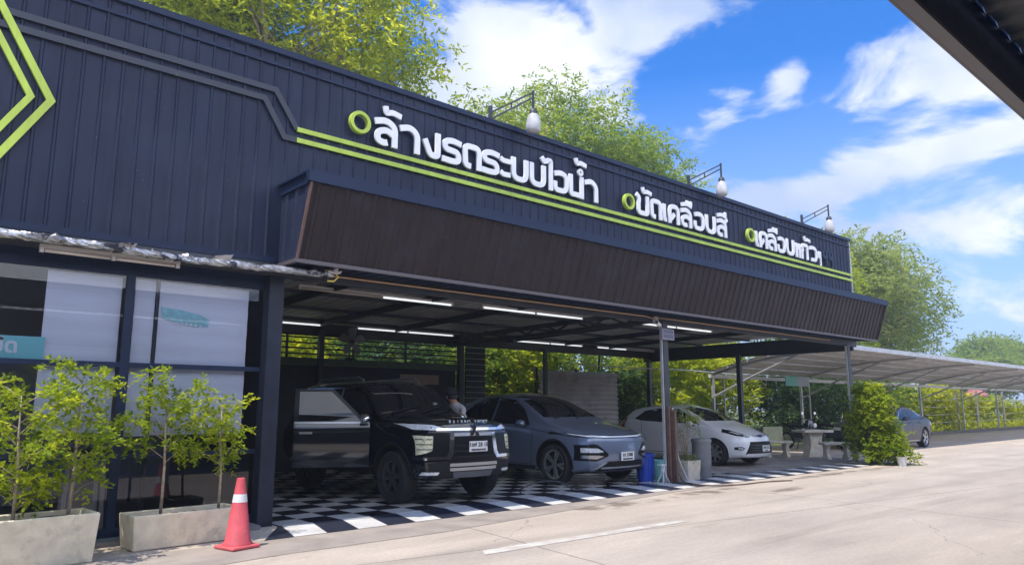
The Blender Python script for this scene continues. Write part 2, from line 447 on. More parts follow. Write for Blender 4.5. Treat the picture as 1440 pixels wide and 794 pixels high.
# ------------------------------------------------------------------ ground
def ground_mat():
    m = bpy.data.materials.new('lot_concrete'); m.use_nodes = True
    t = m.node_tree; b = t.nodes['Principled BSDF']; b.inputs['Roughness'].default_value = 0.85
    geo = t.nodes.new('ShaderNodeNewGeometry')
    def noise(sc, det=6, ro=0.55, stretch=None, dist=0.0):
        n = t.nodes.new('ShaderNodeTexNoise'); n.inputs['Scale'].default_value = sc; n.inputs['Detail'].default_value = det
        n.inputs['Roughness'].default_value = ro; n.inputs['Distortion'].default_value = dist
        if stretch:
            mp_ = t.nodes.new('ShaderNodeMapping'); mp_.inputs['Scale'].default_value = stretch; mp_.inputs['Rotation'].default_value = (0, 0, R(14))
            t.links.new(geo.outputs['Position'], mp_.inputs[0]); t.links.new(mp_.outputs[0], n.inputs['Vector'])
        else: t.links.new(geo.outputs['Position'], n.inputs['Vector'])
        return n.outputs[0]
    def ramp(v, p0, c0, p1, c1):
        r = t.nodes.new('ShaderNodeValToRGB'); r.color_ramp.elements[0].position = p0; r.color_ramp.elements[1].position = p1
        r.color_ramp.elements[0].color = (*c0, 1); r.color_ramp.elements[1].color = (*c1, 1); t.links.new(v, r.inputs[0]); return r.outputs[0]
    def mix(f, a, c, mode='MIX'):
        x = t.nodes.new('ShaderNodeMix'); x.data_type = 'RGBA'; x.blend_type = mode
        if hasattr(f, 'is_output'): t.links.new(f, x.inputs[0])
        else: x.inputs[0].default_value = f
        t.links.new(a, x.inputs[6])
        if hasattr(c, 'is_output'): t.links.new(c, x.inputs[7])
        else: x.inputs[7].default_value = (*c, 1)
        return x.outputs[2]
    base = ramp(noise(0.35, 7), 0.3, (0.455, 0.385, 0.315), 0.72, (0.53, 0.455, 0.38))
    base = mix(0.55, base, ramp(noise(1.1, 8, 0.62, (0.35, 1.3, 1)), 0.33, (0.66, 0.66, 0.66), 0.66, (1.15, 1.13, 1.1)), 'MULTIPLY')
    base = mix(0.6, base, ramp(noise(22, 4, 0.7), 0.3, (0.78, 0.78, 0.78), 0.7, (1.18, 1.18, 1.18)), 'MULTIPLY')
    # stains: oil spots and dried water runs
    st = ramp(noise(0.9, 9, 0.7, (0.3, 1.6, 1), 0.5), 0.60, (0, 0, 0), 0.74, (1, 1, 1))
    base = mix(st, base, mix(1.0, base, (0.70, 0.68, 0.66), 'MULTIPLY'))
    # cast slabs: joints every few metres
    sp = t.nodes.new('ShaderNodeSeparateXYZ'); t.links.new(geo.outputs['Position'], sp.inputs[0])
    def mth(op, a, c=None):
        n = t.nodes.new('ShaderNodeMath'); n.operation = op
        for i, v in enumerate((a, c)):
            if v is None: continue
            if hasattr(v, 'is_output'): t.links.new(v, n.inputs[i])
            else: n.inputs[i].default_value = v
        return n.outputs[0]
    wob = mth('MULTIPLY', mth('SUBTRACT', noise(3.0, 3), 0.5), 0.05)
    yy = mth('ADD', mth('ADD', sp.outputs[1], mth('MULTIPLY', sp.outputs[0], 0.145)), wob)
    xx = mth('ADD', mth('SUBTRACT', sp.outputs[0], mth('MULTIPLY', sp.outputs[1], 0.145)), wob)
    jy = mth('LESS_THAN', mth('ABSOLUTE', mth('SUBTRACT', mth('FRACT', mth('DIVIDE', mth('ADD', yy, -4.43 + 45), 4.5)), 0.5)), 0.0026)
    jx = mth('LESS_THAN', mth('ABSOLUTE', mth('SUBTRACT', mth('FRACT', mth('DIVIDE', mth('ADD', xx, 40.4), 6.0)), 0.5)), 0.0020)
    base = mix(mth('MULTIPLY', mth('MAXIMUM', jx, jy), 0.7), base, (0.16, 0.13, 0.11))
    # hairline cracks and faint tyre tracks
    vo = t.nodes.new('ShaderNodeTexVoronoi'); vo.feature = 'DISTANCE_TO_EDGE'; vo.inputs['Scale'].default_value = 0.22
    vm = t.nodes.new('ShaderNodeVectorMath'); vm.operation = 'ADD'; vn = t.nodes.new('ShaderNodeTexNoise'); vn.inputs['Scale'].default_value = 1.1; vn.inputs['Detail'].default_value = 6
    t.links.new(geo.outputs['Position'], vn.inputs['Vector']); t.links.new(geo.outputs['Position'], vm.inputs[0]); t.links.new(vn.outputs['Color'], vm.inputs[1]); t.links.new(vm.outputs[0], vo.inputs['Vector'])
    ck = mth('MULTIPLY', mth('LESS_THAN', vo.outputs['Distance'], 0.0014), mth('GREATER_THAN', noise(0.6, 3), 0.5))
    base = mix(mth('MULTIPLY', ck, 0.55), base, (0.17, 0.14, 0.12))
    tk = ramp(noise(0.8, 5, 0.6, (0.06, 2.4, 1), 0.15), 0.55, (1, 1, 1), 0.70, (0.84, 0.83, 0.82))
    base = mix(1.0, base, tk, 'MULTIPLY')
    # water left by the car wash, soaking unevenly into the slab
    wet = None
    for cx, cy, rx, ry in ((10.9, 7.35, 1.3, .28), (12.2, 6.6, .9, .22), (14.9, 7.5, 2.2, .20), (17.6, 7.45, 1.8, .22), (8.4, 7.3, 1.2, .3), (5.6, 7.4, 1.0, .25)):
        a = mth('DIVIDE', mth('SUBTRACT', sp.outputs[0], cx), rx); c_ = mth('DIVIDE', mth('SUBTRACT', sp.outputs[1], cy), ry)
        q = mth('SUBTRACT', 1.0, mth('ADD', mth('MULTIPLY', a, a), mth('MULTIPLY', c_, c_)))
        wet = q if wet is None else mth('MAXIMUM', wet, q)
    wet = mth('ADD', wet, mth('MULTIPLY', mth('SUBTRACT', noise(2.6, 7, 0.62), 0.52), 5.0))
    wr = t.nodes.new('ShaderNodeMapRange'); wr.interpolation_type = 'SMOOTHSTEP'; wr.inputs[1].default_value = 0.2; wr.inputs[2].default_value = 1.1; wr.inputs[4].default_value = 0.75
    t.links.new(wet, wr.inputs[0])
    base = mix(wr.outputs[0], base, mix(1.0, base, (0.42, 0.40, 0.38), 'MULTIPLY'))
    rr_ = t.nodes.new('ShaderNodeMapRange'); rr_.inputs[3].default_value = 0.85; rr_.inputs[4].default_value = 0.35; t.links.new(wr.outputs[0], rr_.inputs[0]); t.links.new(rr_.outputs[0], b.inputs['Roughness'])
    t.links.new(base, b.inputs['Base Color'])
    bp = t.nodes.new('ShaderNodeBump'); bp.inputs['Strength'].default_value = 0.25; bp.inputs['Distance'].default_value = 0.01
    t.links.new(noise(35, 5, 0.7), bp.inputs['Height']); t.links.new(bp.outputs[0], b.inputs['Normal'])
    return m

g = MB(); g.add([(-300, -300, 0), (400, -300, 0), (400, 400, 0), (-300, 400, 0)], [(0, 1, 2, 3)])
tag(g.build('ground', ground_mat()), kind='structure')

g = MB(); zg = 0.006
g.add([(-200, 16.4, zg), (20.9, 16.4, zg), (20.9, 14.25, zg), (300, 14.25, zg), (300, 300, zg), (-200, 300, zg), (20.9, 300, zg)], [(0, 1, 6, 5), (2, 3, 4, 6)])
tag(g.build('grass_field', mat('grass_ground', (0.10, 0.14, 0.035), 1.0, var=0.5, vscale=1.5, bump=1, bscale=12, dirt=(0.16, 0.13, 0.07), dscale=0.7)), kind='structure')

g = MB(); g.add([(-6, 6.0, .004), (3.3, 7.05, .004), (5.2, 7.06, .004), (8.4, 7.45, .004), (10.6, 7.70, .004), (12.4, 7.60, .004), (12.4, 7.95, .004), (-6, 7.95, .004)], [tuple(range(8))])
tag(g.build('apron', mat('apron_concrete', (0.34, 0.29, 0.25), 0.85, var=0.15, vscale=2.5, bump=0.25, bscale=35, dirt=(0.24, 0.205, 0.18), dscale=1.5, dlo=.5, dhi=.7)), kind='structure')
# raised strip under the shop window
g = MB(); g.box(-6, 3.72, 8.62, 8.9, 0, 0.05)
tag(g.build('kerb', mat('window_kerb', (0.20, 0.20, 0.21), 0.9, var=0.2, vscale=5)), kind='structure')

def checker_mat(name, a, b_, tile, ox, oy, rough, axis2=True, skew=0.0):
    m = bpy.data.materials.new(name); m.use_nodes = True
    t = m.node_tree; b = t.nodes['Principled BSDF']; b.inputs['Roughness'].default_value = rough
    geo = t.nodes.new('ShaderNodeNewGeometry'); sp = t.nodes.new('ShaderNodeSeparateXYZ'); t.links.new(geo.outputs['Position'], sp.inputs[0])
    def mth(op, x, y=None):
        n = t.nodes.new('ShaderNodeMath'); n.operation = op
        for i, v in enumerate((x, y)):
            if v is None: continue
            if hasattr(v, 'is_output'): t.links.new(v, n.inputs[i])
            else: n.inputs[i].default_value = v
        return n.outputs[0]
    fx = mth('DIVIDE', mth('SUBTRACT', mth('SUBTRACT', sp.outputs[0], mth('MULTIPLY', sp.outputs[1], skew)), ox), tile)
    fy = mth('DIVIDE', mth('SUBTRACT', sp.outputs[1], oy), tile)
    k = mth('FLOOR', fx)
    if axis2: k = mth('ADD', k, mth('FLOOR', fy))
    par = mth('GREATER_THAN', mth('FRACT', mth('MULTIPLY', k, 0.5)), 0.25)
    n = t.nodes.new('ShaderNodeTexNoise'); n.inputs['Scale'].default_value = 2.4; n.inputs['Detail'].default_value = 8; n.inputs['Roughness'].default_value = 0.7
    t.links.new(geo.outputs['Position'], n.inputs['Vector'])
    r = t.nodes.new('ShaderNodeValToRGB'); r.color_ramp.elements[0].position = 0.35; r.color_ramp.elements[1].position = 0.7
    r.color_ramp.elements[0].color = (1, 1, 1, 1); r.color_ramp.elements[1].color = (0.66, 0.63, 0.58, 1); t.links.new(n.outputs[0], r.inputs[0])
    x = t.nodes.new('ShaderNodeMix'); x.data_type = 'RGBA'; t.links.new(par, x.inputs[0]); x.inputs[6].default_value = (*a, 1); x.inputs[7].default_value = (*b_, 1)
    # grout
    ex = mth('ABSOLUTE', mth('SUBTRACT', mth('FRACT', fx), 0.5))
    gr = ex
    if axis2: gr = mth('MAXIMUM', ex, mth('ABSOLUTE', mth('SUBTRACT', mth('FRACT', fy), 0.5)))
    x2 = t.nodes.new('ShaderNodeMix'); x2.data_type = 'RGBA'; t.links.new(mth('GREATER_THAN', gr, 0.489), x2.inputs[0])
    t.links.new(x.outputs[2], x2.inputs[6]); x2.inputs[7].default_value = (0.2, 0.19, 0.18, 1)
    y = t.nodes.new('ShaderNodeMix'); y.data_type = 'RGBA'; y.blend_type = 'MULTIPLY'; y.inputs[0].default_value = 0.9
    t.links.new(x2.outputs[2], y.inputs[6]); t.links.new(r.outputs[0], y.inputs[7]); t.links.new(y.outputs[2], b.inputs['Base Color'])
    return m
g = MB(); g.add([(3.97, 8.7, .005), (14.35, 8.7, .005), (14.35, 15.75, .005), (3.97, 15.75, .005)], [(0, 1, 2, 3)])
tag(g.build('floor', checker_mat('checker_tiles', (0.72, 0.71, 0.70), (0.022, 0.022, 0.035), 0.40, 4.0, 8.7, 0.22)), kind='structure')
g = MB(); g.add([(14.35, 8.7, .004), (20.67, 8.7, .004), (20.67, 15.75, .004), (14.35, 15.75, .004)], [(0, 1, 2, 3)])
tag(g.build('parking_slab', mat('bay_concrete', (0.30, 0.26, 0.23), 0.7, var=0.2, vscale=1.5, dirt=(0.18, 0.155, 0.14), dscale=0.9, dlo=.45, dhi=.65)), kind='structure')
g = MB(); g.add([(3.45, 7.88, .009), (19.6, 7.88, .009), (19.85, 8.69, .009), (3.97, 8.69, .009)], [(0, 1, 2, 3)])
tag(g.build('pavement_edging', checker_mat('edge_tiles', (0.82, 0.81, 0.80), (0.030, 0.036, 0.062), 0.40, 3.79 - 7.88 * 0.27, 0, 0.35, False, 0.27)), kind='structure')
# painted line on the lot
g = MB(); g.add([(4.75, 5.74, .004), (4.87, 5.93, .004), (7.95, 5.80, .004), (8.0, 5.66, .004)], [(0, 3, 2, 1)])
tag(g.build('road_marking', mat('worn_line', (0.60, 0.58, 0.51), 0.8, var=0.12, vscale=8, dirt=(0.50, 0.43, 0.37), dscale=3.5, dlo=.40, dhi=.60)), kind='structure')
# ------------------------------------------------------------------ the car wash building
B0 = (12.0, 8.9, 0)
bld = thing('car_wash_building', 'long dark navy corrugated metal car wash building with lime stripes and a slanted brown awning', 'building', B0)
def mb(): return MB(B0)
YF = 8.90
g = mb(); ridged(g, -6, 20.64, 3.22, 6.03, YF - 0.02, 0.2, 0.018, 0.022, 0.05); g.build('fascia_wall', M['navy'], bld)
g = mb(); g.box(-6, 20.62, YF + .032, YF + .16, 3.3, 6.0); g.box(20.50, 20.62, YF + .16, 10.6, 3.3, 6.0); g.build('parapet_backing', M['steel'], bld)
g = mb(); g.box(20.642, 20.69, YF - .05, YF + .05, 4.26, 6.0); g.build('corner_trim', M['galv'], bld)
g = mb(); g.box(-6, 20.70, YF - .075, YF + .18, 6.03, 6.11); g.box(-6, 20.64, YF - .058, YF - .022, 5.86, 5.90); g.build('parapet_cap', M['navyd'], bld)
g = mb(); g.box(-6, 3.80, YF - .085, YF - .02, 3.21, 3.29); g.build('lower_trim', M['navyd'], bld)
for z0, z1 in ((5.02, 5.082), (4.872, 4.936)):
    g = mb(); g.box(4.02, 20.66, YF - .075, YF - .043, z0, z1); g.build('lime_stripe', M['lime'], bld)
faded = mat('faded_strip', (0.022, 0.028, 0.045), 0.5, dirt=(0.10, 0.19, 0.05), dscale=1.6, dlo=0.60, dhi=0.66)
for pts in ([(-6, 5.515), (3.70, 5.515), (4.02, 5.051)], [(-6, 5.36), (3.56, 5.36), (3.85, 4.904), (4.02, 4.904)]):
    g = mb(); hw = 0.037; n = len(pts); up = []; dn = []
    for i, p in enumerate(pts):
        a = Vector(pts[max(i - 1, 0)]); c = Vector(pts[min(i + 1, n - 1)]); pv = Vector(p)
        d1 = (pv - a).normalized() if i else (c - pv).normalized(); d2 = (c - pv).normalized() if i < n - 1 else d1
        nn = Vector((-(d1 + d2).y, (d1 + d2).x)).normalized(); k = hw / max(0.3, nn.dot(Vector((-d1.y, d1.x))))
        up.append(pv + nn * k); dn.append(pv - nn * k)
    g.prism([tuple(p) for p in up] + [tuple(p) for p in reversed(dn)], 'y', YF - .070, YF - .043); g.build('faded_strip', faded, bld)

# awning: leans outward towards the top
aw = MB(B0)
aw.box(3.80, 20.70, 7.96, YF - .045, 4.225, 4.25)
awn = aw.build('awning', M['navyd'], bld)
g = mb(); sheet_between(g, (3.86, 8.305, 3.20), (20.62, 8.305, 3.20), (3.86, 8.0, 4.12), (20.62, 8.0, 4.12), 0.2, 0.022, 0.035); g.build('front_panel', M['awn'], awn)
g = mb(); g.box(3.80, 20.70, 7.95, 8.03, 4.10, 4.224); g.box(3.84, 3.90, 8.03, YF - .045, 4.10, 4.224); g.box(20.60, 20.66, 8.03, YF - .045, 4.10, 4.224); g.build('cap', M['navyd'], awn)
g = mb(); sheet_between(g, (3.88, 8.87, 3.20), (3.88, 8.30, 3.20), (3.88, 8.87, 4.10), (3.88, 8.02, 4.10), 0.2, 0.022, 0.03); g.build('end_panel', M['navy'], awn)
g = mb(); g.bar((3.85, 8.285, 3.2), (3.85, 7.985, 4.1), 0.03); g.build('corner_trim', M['rust'], awn)
g = mb(); g.bar((20.62, 8.285, 3.2), (20.62, 7.985, 4.1), 0.05); sheet_between(g, (20.6, 8.30, 3.20), (20.6, 8.87, 3.20), (20.6, 8.02, 4.10), (20.6, 8.87, 4.10), 0.2, 0.022, 0.03); g.build('end_panel', M['awn'], awn)
g = mb(); g.box(3.82, 20.66, 8.27, 8.315, 3.15, 3.197); g.box(3.82, 3.87, 8.315, 8.86, 3.15, 3.197); g.build('lower_trim', mat('awning_edge', (0.10, 0.085, 0.09), 0.5), awn)
g = mb(); sheet_between(g, (3.88, 8.86, 3.205), (20.6, 8.86, 3.205), (3.88, 8.32, 3.17), (20.6, 8.32, 3.17), 0.2, 0.02, 0.03); g.build('soffit', M['navyd'], awn)

# frame of the open hall
g = mb(); g.box(3.96, 20.5, 8.80, 8.86, 3.03, 3.195); g.build('header_beam', M['steel'], bld)
g = mb(); g.tube([(4.5, 8.775, 3.13), (11.2, 8.775, 3.13), (11.45, 8.75, 3.10), (11.7, 8.775, 3.13), (18.9, 8.775, 3.12)], 0.014, 6); g.build('conduit', M['tan'], bld)
g = mb(); sheet_between(g, (3.86, 8.95, 3.52), (20.64, 8.95, 3.52), (3.86, 16.3, 3.36), (20.64, 16.3, 3.36), 0.25, 0.025, 0.04); g.build('roof', M['ceil'], bld)
for x in (5.8, 7.8, 9.8, 13.8, 15.8, 17.8):
    g = mb(); g.bar((x, 8.9, 3.42), (x, 15.9, 3.27), 0.06, 0.12); g.build('rafter', M['black'], bld)
g = mb(); g.bar((11.75, 8.9, 3.30), (11.75, 15.9, 3.20), 0.08, 0.10); g.bar((11.75, 8.95, 3.10), (11.75, 15.9, 3.02), 0.07, 0.08)
for k in range(7): g.bar((11.75, 9.2 + k, 3.29), (11.75, 9.7 + k, 3.10), 0.04); g.bar((11.75, 9.7 + k, 3.10), (11.75, 10.2 + k, 3.29), 0.04)
g.build('truss', M['black'], bld)
g = mb()
for y, z in ((10.3, 3.445), (12.0, 3.405), (13.7, 3.37), (15.3, 3.335)): g.box(3.97, 20.4, y - .03, y + .03, z - .03, z + .03)
g.build('purlin', M['steel'], bld)
g = mb(); g.box(20.40, 20.48, 8.87, 16.1, 2.93, 3.36); g.build('side_beam', M['black'], bld)
g = mb(); g.box(3.97, 20.4, 15.80, 15.88, 3.04, 3.34); g.build('rear_beam', M['black'], bld)
for x, y, s_, z in ((20.25, 12.3, .13, 3.0), (20.25, 15.75, .13, 3.0), (12.08, 15.7, .14, 3.2), (15.3, 15.75, .10, 3.1), (8.0, 15.72, .12, 3.2)):
    g = mb(); g.box(x - s_ / 2, x + s_ / 2, y - s_ / 2, y + s_ / 2, 0, z); g.build('column', M['steel'], bld)
g = mb(); g.box(3.745, 3.935, 8.79, 8.98, 0, 3.19); g.build('column', mat('column_paint', (0.020, 0.025, 0.042), .45, var=.2, vscale=4, streak=.2, spec=.25), bld)
for x in (11.76, 19.82):
    g = mb(); g.box(x - .075, x + .075, 8.72, 8.795, 0.0, 3.05); g.build('column', M['steel'], bld)
    g = mb(); g.box(x - .105, x - .077, 8.735, 8.785, 0, 3.02); g.build('downpipe', M['galv'], bld)
g = mb(); g.box(11.80, 11.86, 8.60, 8.715, 0, 1.35); g.box(11.70, 11.74, 8.66, 8.717, 0, 1.42); g.build('pipe_cover', M['rust'], bld)
# partition between shop and hall, rear wall with louvres
g = mb(); g.box(3.86, 3.965, 8.99, 15.9, 0, 3.5); g.build('partition_wall', M['wall'], bld)
g = mb(); g.box(3.97, 12.0, 15.82, 15.95, 0, 2.36); g.build('rear_wall', M['wall'], bld)
g = mb(); g.box(3.97, 12.0, 15.70, 15.80, 2.36, 2.52); g.build('green_beam', M['beamg'], bld)
g = mb()
for k in range(5): z = 2.60 + 0.125 * k; g.box(3.97, 12.0, 15.78, 15.82, z, z + 0.035)
for x in (5.6, 7.2, 8.9, 10.4): g.box(x, x + .05, 15.83, 15.87, 2.52, 3.2)
g.build('louvre_bars', M['black'], bld)
g = mb()
for k in range(20): z = 0.15 + 0.15 * k; g.box(12.20, 12.86, 15.60, 15.66, z, z + 0.135)
g.build('slat_panel', M['wall'], bld)
g = mb()
for k in range(20): z = 0.288 + 0.15 * k; g.box(12.20, 12.86, 15.585, 15.6, z, z + 0.006)
g.build('slat_edges', M['galv'], bld)
g = mb(); g.box(10.2, 11.4, 15.74, 15.818, 1.98, 2.22); g.build('wall_board', mat('plywood', (0.36, 0.25, 0.19), 0.7, var=.1), bld)

# shop front on the left
g = mb()
for x0, x1 in ((-1.6, -1.53), (0.30, 0.37), (2.15, 2.235)): g.box(x0, x1, 8.92, 8.99, 0.05, 2.98)
for x0, x1 in ((-6, -1.6), (-1.53, 0.30), (0.37, 2.15), (2.235, 3.74)):
    for z0, z1 in ((2.87, 2.98), (1.845, 1.90), (0.86, 0.91), (0.05, 0.14)): g.box(x0, x1, 8.925, 8.985, z0, z1)
sf = g.build('shop_window', M['navyd'], bld)
for x0, x1 in ((-1.53, 0.30), (0.37, 2.15), (2.235, 3.74)):
    for z0, z1 in ((1.90, 2.87), (0.91, 1.845), (0.14, 0.86)):
        g = mb(); g.box(x0, x1, 8.95, 8.956, z0, z1); g.build('pane', M['glass'], sf)
for x0, x1, z0 in ((1.40, 2.13, 1.17), (2.27, 2.485, 1.12), (2.53, 3.58, 1.13)):
    g = mb(); n = 40
    vs = []; 
    for i in range(n + 1):
        z = z0 + (2.86 - z0) * i / n; yy = 9.03 + 0.004 * math.sin(i * 1.3)
        vs += [(x0, yy, z), (x1, yy, z)]
    g.add(vs, [(2 * i, 2 * i + 1, 2 * i + 3, 2 * i + 2) for i in range(n)]); g.box(x0, x1, 9.015, 9.035, z0 - .03, z0 - .002)
    g.build('roller_blind', M['blind'], sf)
g = mb(); g.box(2.49, 2.525, 9.0, 9.05, 0.1, 2.86); g.build('door_stile', M['black'], sf)
g = mb(); g.box(-6, 3.86, 8.925, 8.985, 2.982, 3.21); g.build('window_header', M['navyd'], bld)
g = mb(); g.box(-6, 3.85, 12.5, 12.6, 0, 3.3); g.box(-6.1, -6, 8.9, 12.5, 0, 3.3); g.box(-6, 3.85, 9.0, 12.5, 3.25, 3.3); g.build('room_wall', mat('room_paint', (0.20, 0.21, 0.23), 0.8), bld)
g = mb(); g.box(-6, 3.70, 9.0, 12.5, 0.0, 0.06); g.build('room_floor', M['wall'], bld)
g = mb(); g.box(-6, 3.85, 9.07, 12.6, 3.5, 3.6); g.build('shop_roof', M['steel'], bld)

# small awning over the shop front with torn foil insulation along its edge
g = mb(); g.box(-6, 4.30, 8.48, 8.80, 3.045, 3.075); g.box(-6, 4.30, 8.80, 8.92, 3.05, 3.20)
sa = g.build('shop_awning', M['steel'], bld)
rf = random.Random(3); g = mb(); nx, ny = 210, 7; vs = []; fs = []
for i in range(nx):
    x = -6 + 10.42 * i / (nx - 1)
    wob = 0.02 * math.sin(x * 3.1) + 0.012 * math.sin(x * 9.7)
    tear = 0.0 if rf.random() > 0.06 else 0.05
    for j in range(ny):
        a = j / (ny - 1) * math.pi
        rr = 0.032 + 0.018 * rf.random() + tear * (0.4 if j < 3 else 0)
        vs.append((x + 0.02 * rf.random(), 8.475 + wob - rr * math.sin(a) - .01 * rf.random(), 3.062 + 0.014 * math.sin(x * 1.7) + rr * 1.0 * math.cos(a) + .008 * rf.random()))
for i in range(nx - 1):
    for j in range(ny - 1): fs.append((i * ny + j, (i + 1) * ny + j, (i + 1) * ny + j + 1, i * ny + j + 1))
g.add(vs, fs)
for x in (2.95, 1.9, 4.38):       # loose torn flaps
    for k in range(3):
        a = rf.uniform(-.1, .1); b_ = rf.uniform(.02, .09)
        g.add([(x + a, 8.44, 3.09), (x + a + .08, 8.43, 3.1), (x + a + .10, 8.40, 3.1 + b_), (x + a + .03, 8.42, 3.1 + b_ * .7)], [(0, 1, 2, 3)])
g.build('foil_edge', M['foil'], sa)
g = mb(); g.tube([(4.32, 8.46, 3.13), (4.45, 8.45, 3.12), (4.50, 8.45, 3.06), (4.44, 8.45, 3.0), (4.36, 8.47, 3.0)], 0.012, 6); g.build('bent_rod', mat('yellow_rod', (0.55, 0.45, 0.10), 0.5), sa)
# ------------------------------------------------------------------ raised lettering on the fascia
def fillet(pts, r):
    out = [Vector(pts[0])]
    for i in range(1, len(pts) - 1):
        a, b, c = Vector(pts[i - 1]), Vector(pts[i]), Vector(pts[i + 1])
        u, v = a - b, c - b; lu, lv = u.length, v.length; u.normalize(); v.normalize()
        k = min(r, lu * 0.49, lv * 0.49); p, q = b + u * k, b + v * k
        for s_ in range(6):
            t = s_ / 5; out.append(p * (1 - t) ** 2 + b * 2 * t * (1 - t) + q * t * t)
    out.append(Vector(pts[-1]))
    return [p for i, p in enumerate(out) if i == 0 or (p - out[i - 1]).length > 1e-5]

def stroke(g, pts, t, r, x, z, y0, y1):
    P = fillet(pts, r); n = len(P); L = []; Rr = []
    for i, p in enumerate(P):
        d1 = (p - P[i - 1]).normalized() if i else (P[1] - p).normalized()
        d2 = (P[i + 1] - p).normalized() if i < n - 1 else d1
        s_ = d1 + d2
        if s_.length < 1e-4: s_ = d1
        nn = Vector((-s_.y, s_.x)).normalized(); k = t / 2 / max(0.6, nn.dot(Vector((-d1.y, d1.x))))
        L.append(p + nn * k); Rr.append(p - nn * k)
    vs = []; fs = []
    for i in range(n):
        for q, y in ((L[i], y0), (Rr[i], y0), (L[i], y1), (Rr[i], y1)): vs.append((x + q.x, y, z + q.y))
    for i in range(n - 1):
        a, b = 4 * i, 4 * i + 4
        fs += [(a, a + 1, b + 1, b), (a + 2, b + 2, b + 3, a + 3), (a, b, b + 2, a + 2), (a + 1, a + 3, b + 3, b + 1)]
    fs += [(0, 2, 3, 1), (4 * n - 4, 4 * n - 3, 4 * n - 1, 4 * n - 2)]
    g.add(vs, fs)

W_, H_, T_ = .38, .41, .092
Lx, Rx, Tp, Bt = .046, .334, .364, .046
LO = [([(.0, .335), (.19, .385), (Rx, .31), (Rx, 0)], .13), ([(Rx, .17), (.2, .245), (Lx, .19), (Lx, .06), (.16, .04), (.21, .055)], .08)]
AA = [([(.0, .33), (.18, .385), (.31, .30), (.31, 0)], .13)]
TONE = [([(.035, .13), (.06, .03), (.16, .06), (.31, .03)], .03)]
BO = [([(Lx, .41), (Lx, Bt), (Rx, Bt), (Rx, .41)], .12)]
OO = [([(.03, .335), (.19, .375), (Rx, .33), (Rx, Bt), (Lx, Bt), (Lx, .2)], .12)]
DO = [([(.165, .04), (.06, .05), (.05, .2), (Lx, Tp), (Rx, Tp), (Rx, 0)], .10)]
SARA = [([(.0, -.055), (.34, -.055)], .01)]
G = dict(
    lo=LO, aa=AA, ngo=[([(.035, .28), (.14, .05), (.28, .05), (.28, .42)], .05)],
    ro=[([(.37, .345), (.2, .375), (.05, .34), (.06, .22), (.31, .20), (.33, .06), (.2, .04), (.0, .05)], .075)],
    do=DO, a=[([(.0, .325), (.06, .295), (.21, .30)], .02)], a2=[([(.0, .095), (.06, .06), (.21, .07)], .02)],
    bo=BO, ai=[([(-.03, .56), (.03, .49), (.12, .53), (.19, .53), (.19, 0)], .025)], o=OO,
    no=[([(Lx, .41), (Lx, .05), (.3, .05)], .05), ([(Rx, .41), (Rx, 0)], .01)],
    kho=[([(-.01, .41), (.08, .35), (.055, .24), (.055, Bt), (Rx, Bt), (Rx, .41)], .07)],
    e=[([(.05, .37), (.05, .046), (.12, .046)], .03)],
    ko=[([(Lx, 0), (Lx, Tp), (Rx, Tp), (Rx, 0)], .12), ([(.085, .09), (.21, .21)], .01)],
    so=LO + [([(.29, .33), (.42, .44)], .01)],
    ae=[([(.05, .37), (.05, .0)], .03), ([(.19, .37), (.19, .0)], .03)],
    ko2=[([(Lx, 0), (Lx, .2), (.10, .25), (.045, .31), (.12, .375), (Rx, .365), (Rx, 0)], .06)],
    wo=[([(.03, .335), (.2, .375), (Rx, .33), (Rx, Bt), (.12, Bt)], .12)],
    pai=[([(.03, .38), (.03, .20), (.17, .22)], .03), ([(.2, .38), (.2, .0)], .01)],
    tone=TONE, ee=[([(.0, .03), (.17, .075), (.33, .03)], .08), ([(.31, .05), (.31, .15)], .01)],
    ue=[([(.0, .03), (.17, .075), (.33, .03)], .08), ([(.31, .05), (.31, .15)], .01), ([(.2, .06), (.2, .15)], .01)],
)
ZB = 5.135
def lettering(name, label, x0, items, ring):
    t = thing(name, label, 'sign', (x0, YF - .05, ZB))
    for k, (gl, x, dz, m, sx) in enumerate(items):
        g = MB((x0, YF - .05, ZB))
        for i, (pts, r) in enumerate(G[gl]):
            stroke(g, [(p[0] * sx, p[1]) for p in pts], T_ * (0.9 if gl in ('tone', 'ue', 'ee', 'a', 'a2') else 1) * min(1, sx + .12), r, x, ZB + dz, YF - .122 + .003 * i, YF - .088)
        g.build('letter', M[m], t)
    g = MB((x0, YF - .05, ZB)); cx, cz, rx = ring
    prof = [(rx * .98, -.015), (rx, .005), (rx, .05), (rx * .66, .05), (rx * .66, .005), (rx * .68, -.015)]
    g.lathe([(r_, YF - .135 + h) for r_, h in prof], (cx, 0, cz), 32, 'y', closed=True)
    g.build('ring', M['lime'], t)
    return t
lb = 'letter'
lettering('lettering_sign', 'longest white raised Thai lettering with a large lime ring before it, high on the fascia', 4.75, [
    ('lo', 5.17, 0, lb, 1), ('tone', 5.30, .47, lb, 1), ('aa', 5.59, 0, lb, 1), ('ngo', 6.0, 0, lb, 1), ('ro', 6.36, 0, lb, 1), ('do', 6.76, 0, lb, 1),
    ('ro', 7.15, 0, lb, 1), ('a', 7.55, 0, lb, 1), ('a2', 7.55, 0, lb, 1), ('bo', 7.79, 0, lb, 1), ('bo', 8.205, 0, lb, 1), ('ai', 8.52, 0, lb, 1), ('o', 8.77, 0, lb, 1),
    ('no', 9.17, 0, lb, 1), ('tone', 9.32, .61, lb, 1), ('aa', 9.58, 0, lb, 1)], (4.92, 5.37, .165))
nk = bpy.data.objects['lettering_sign']
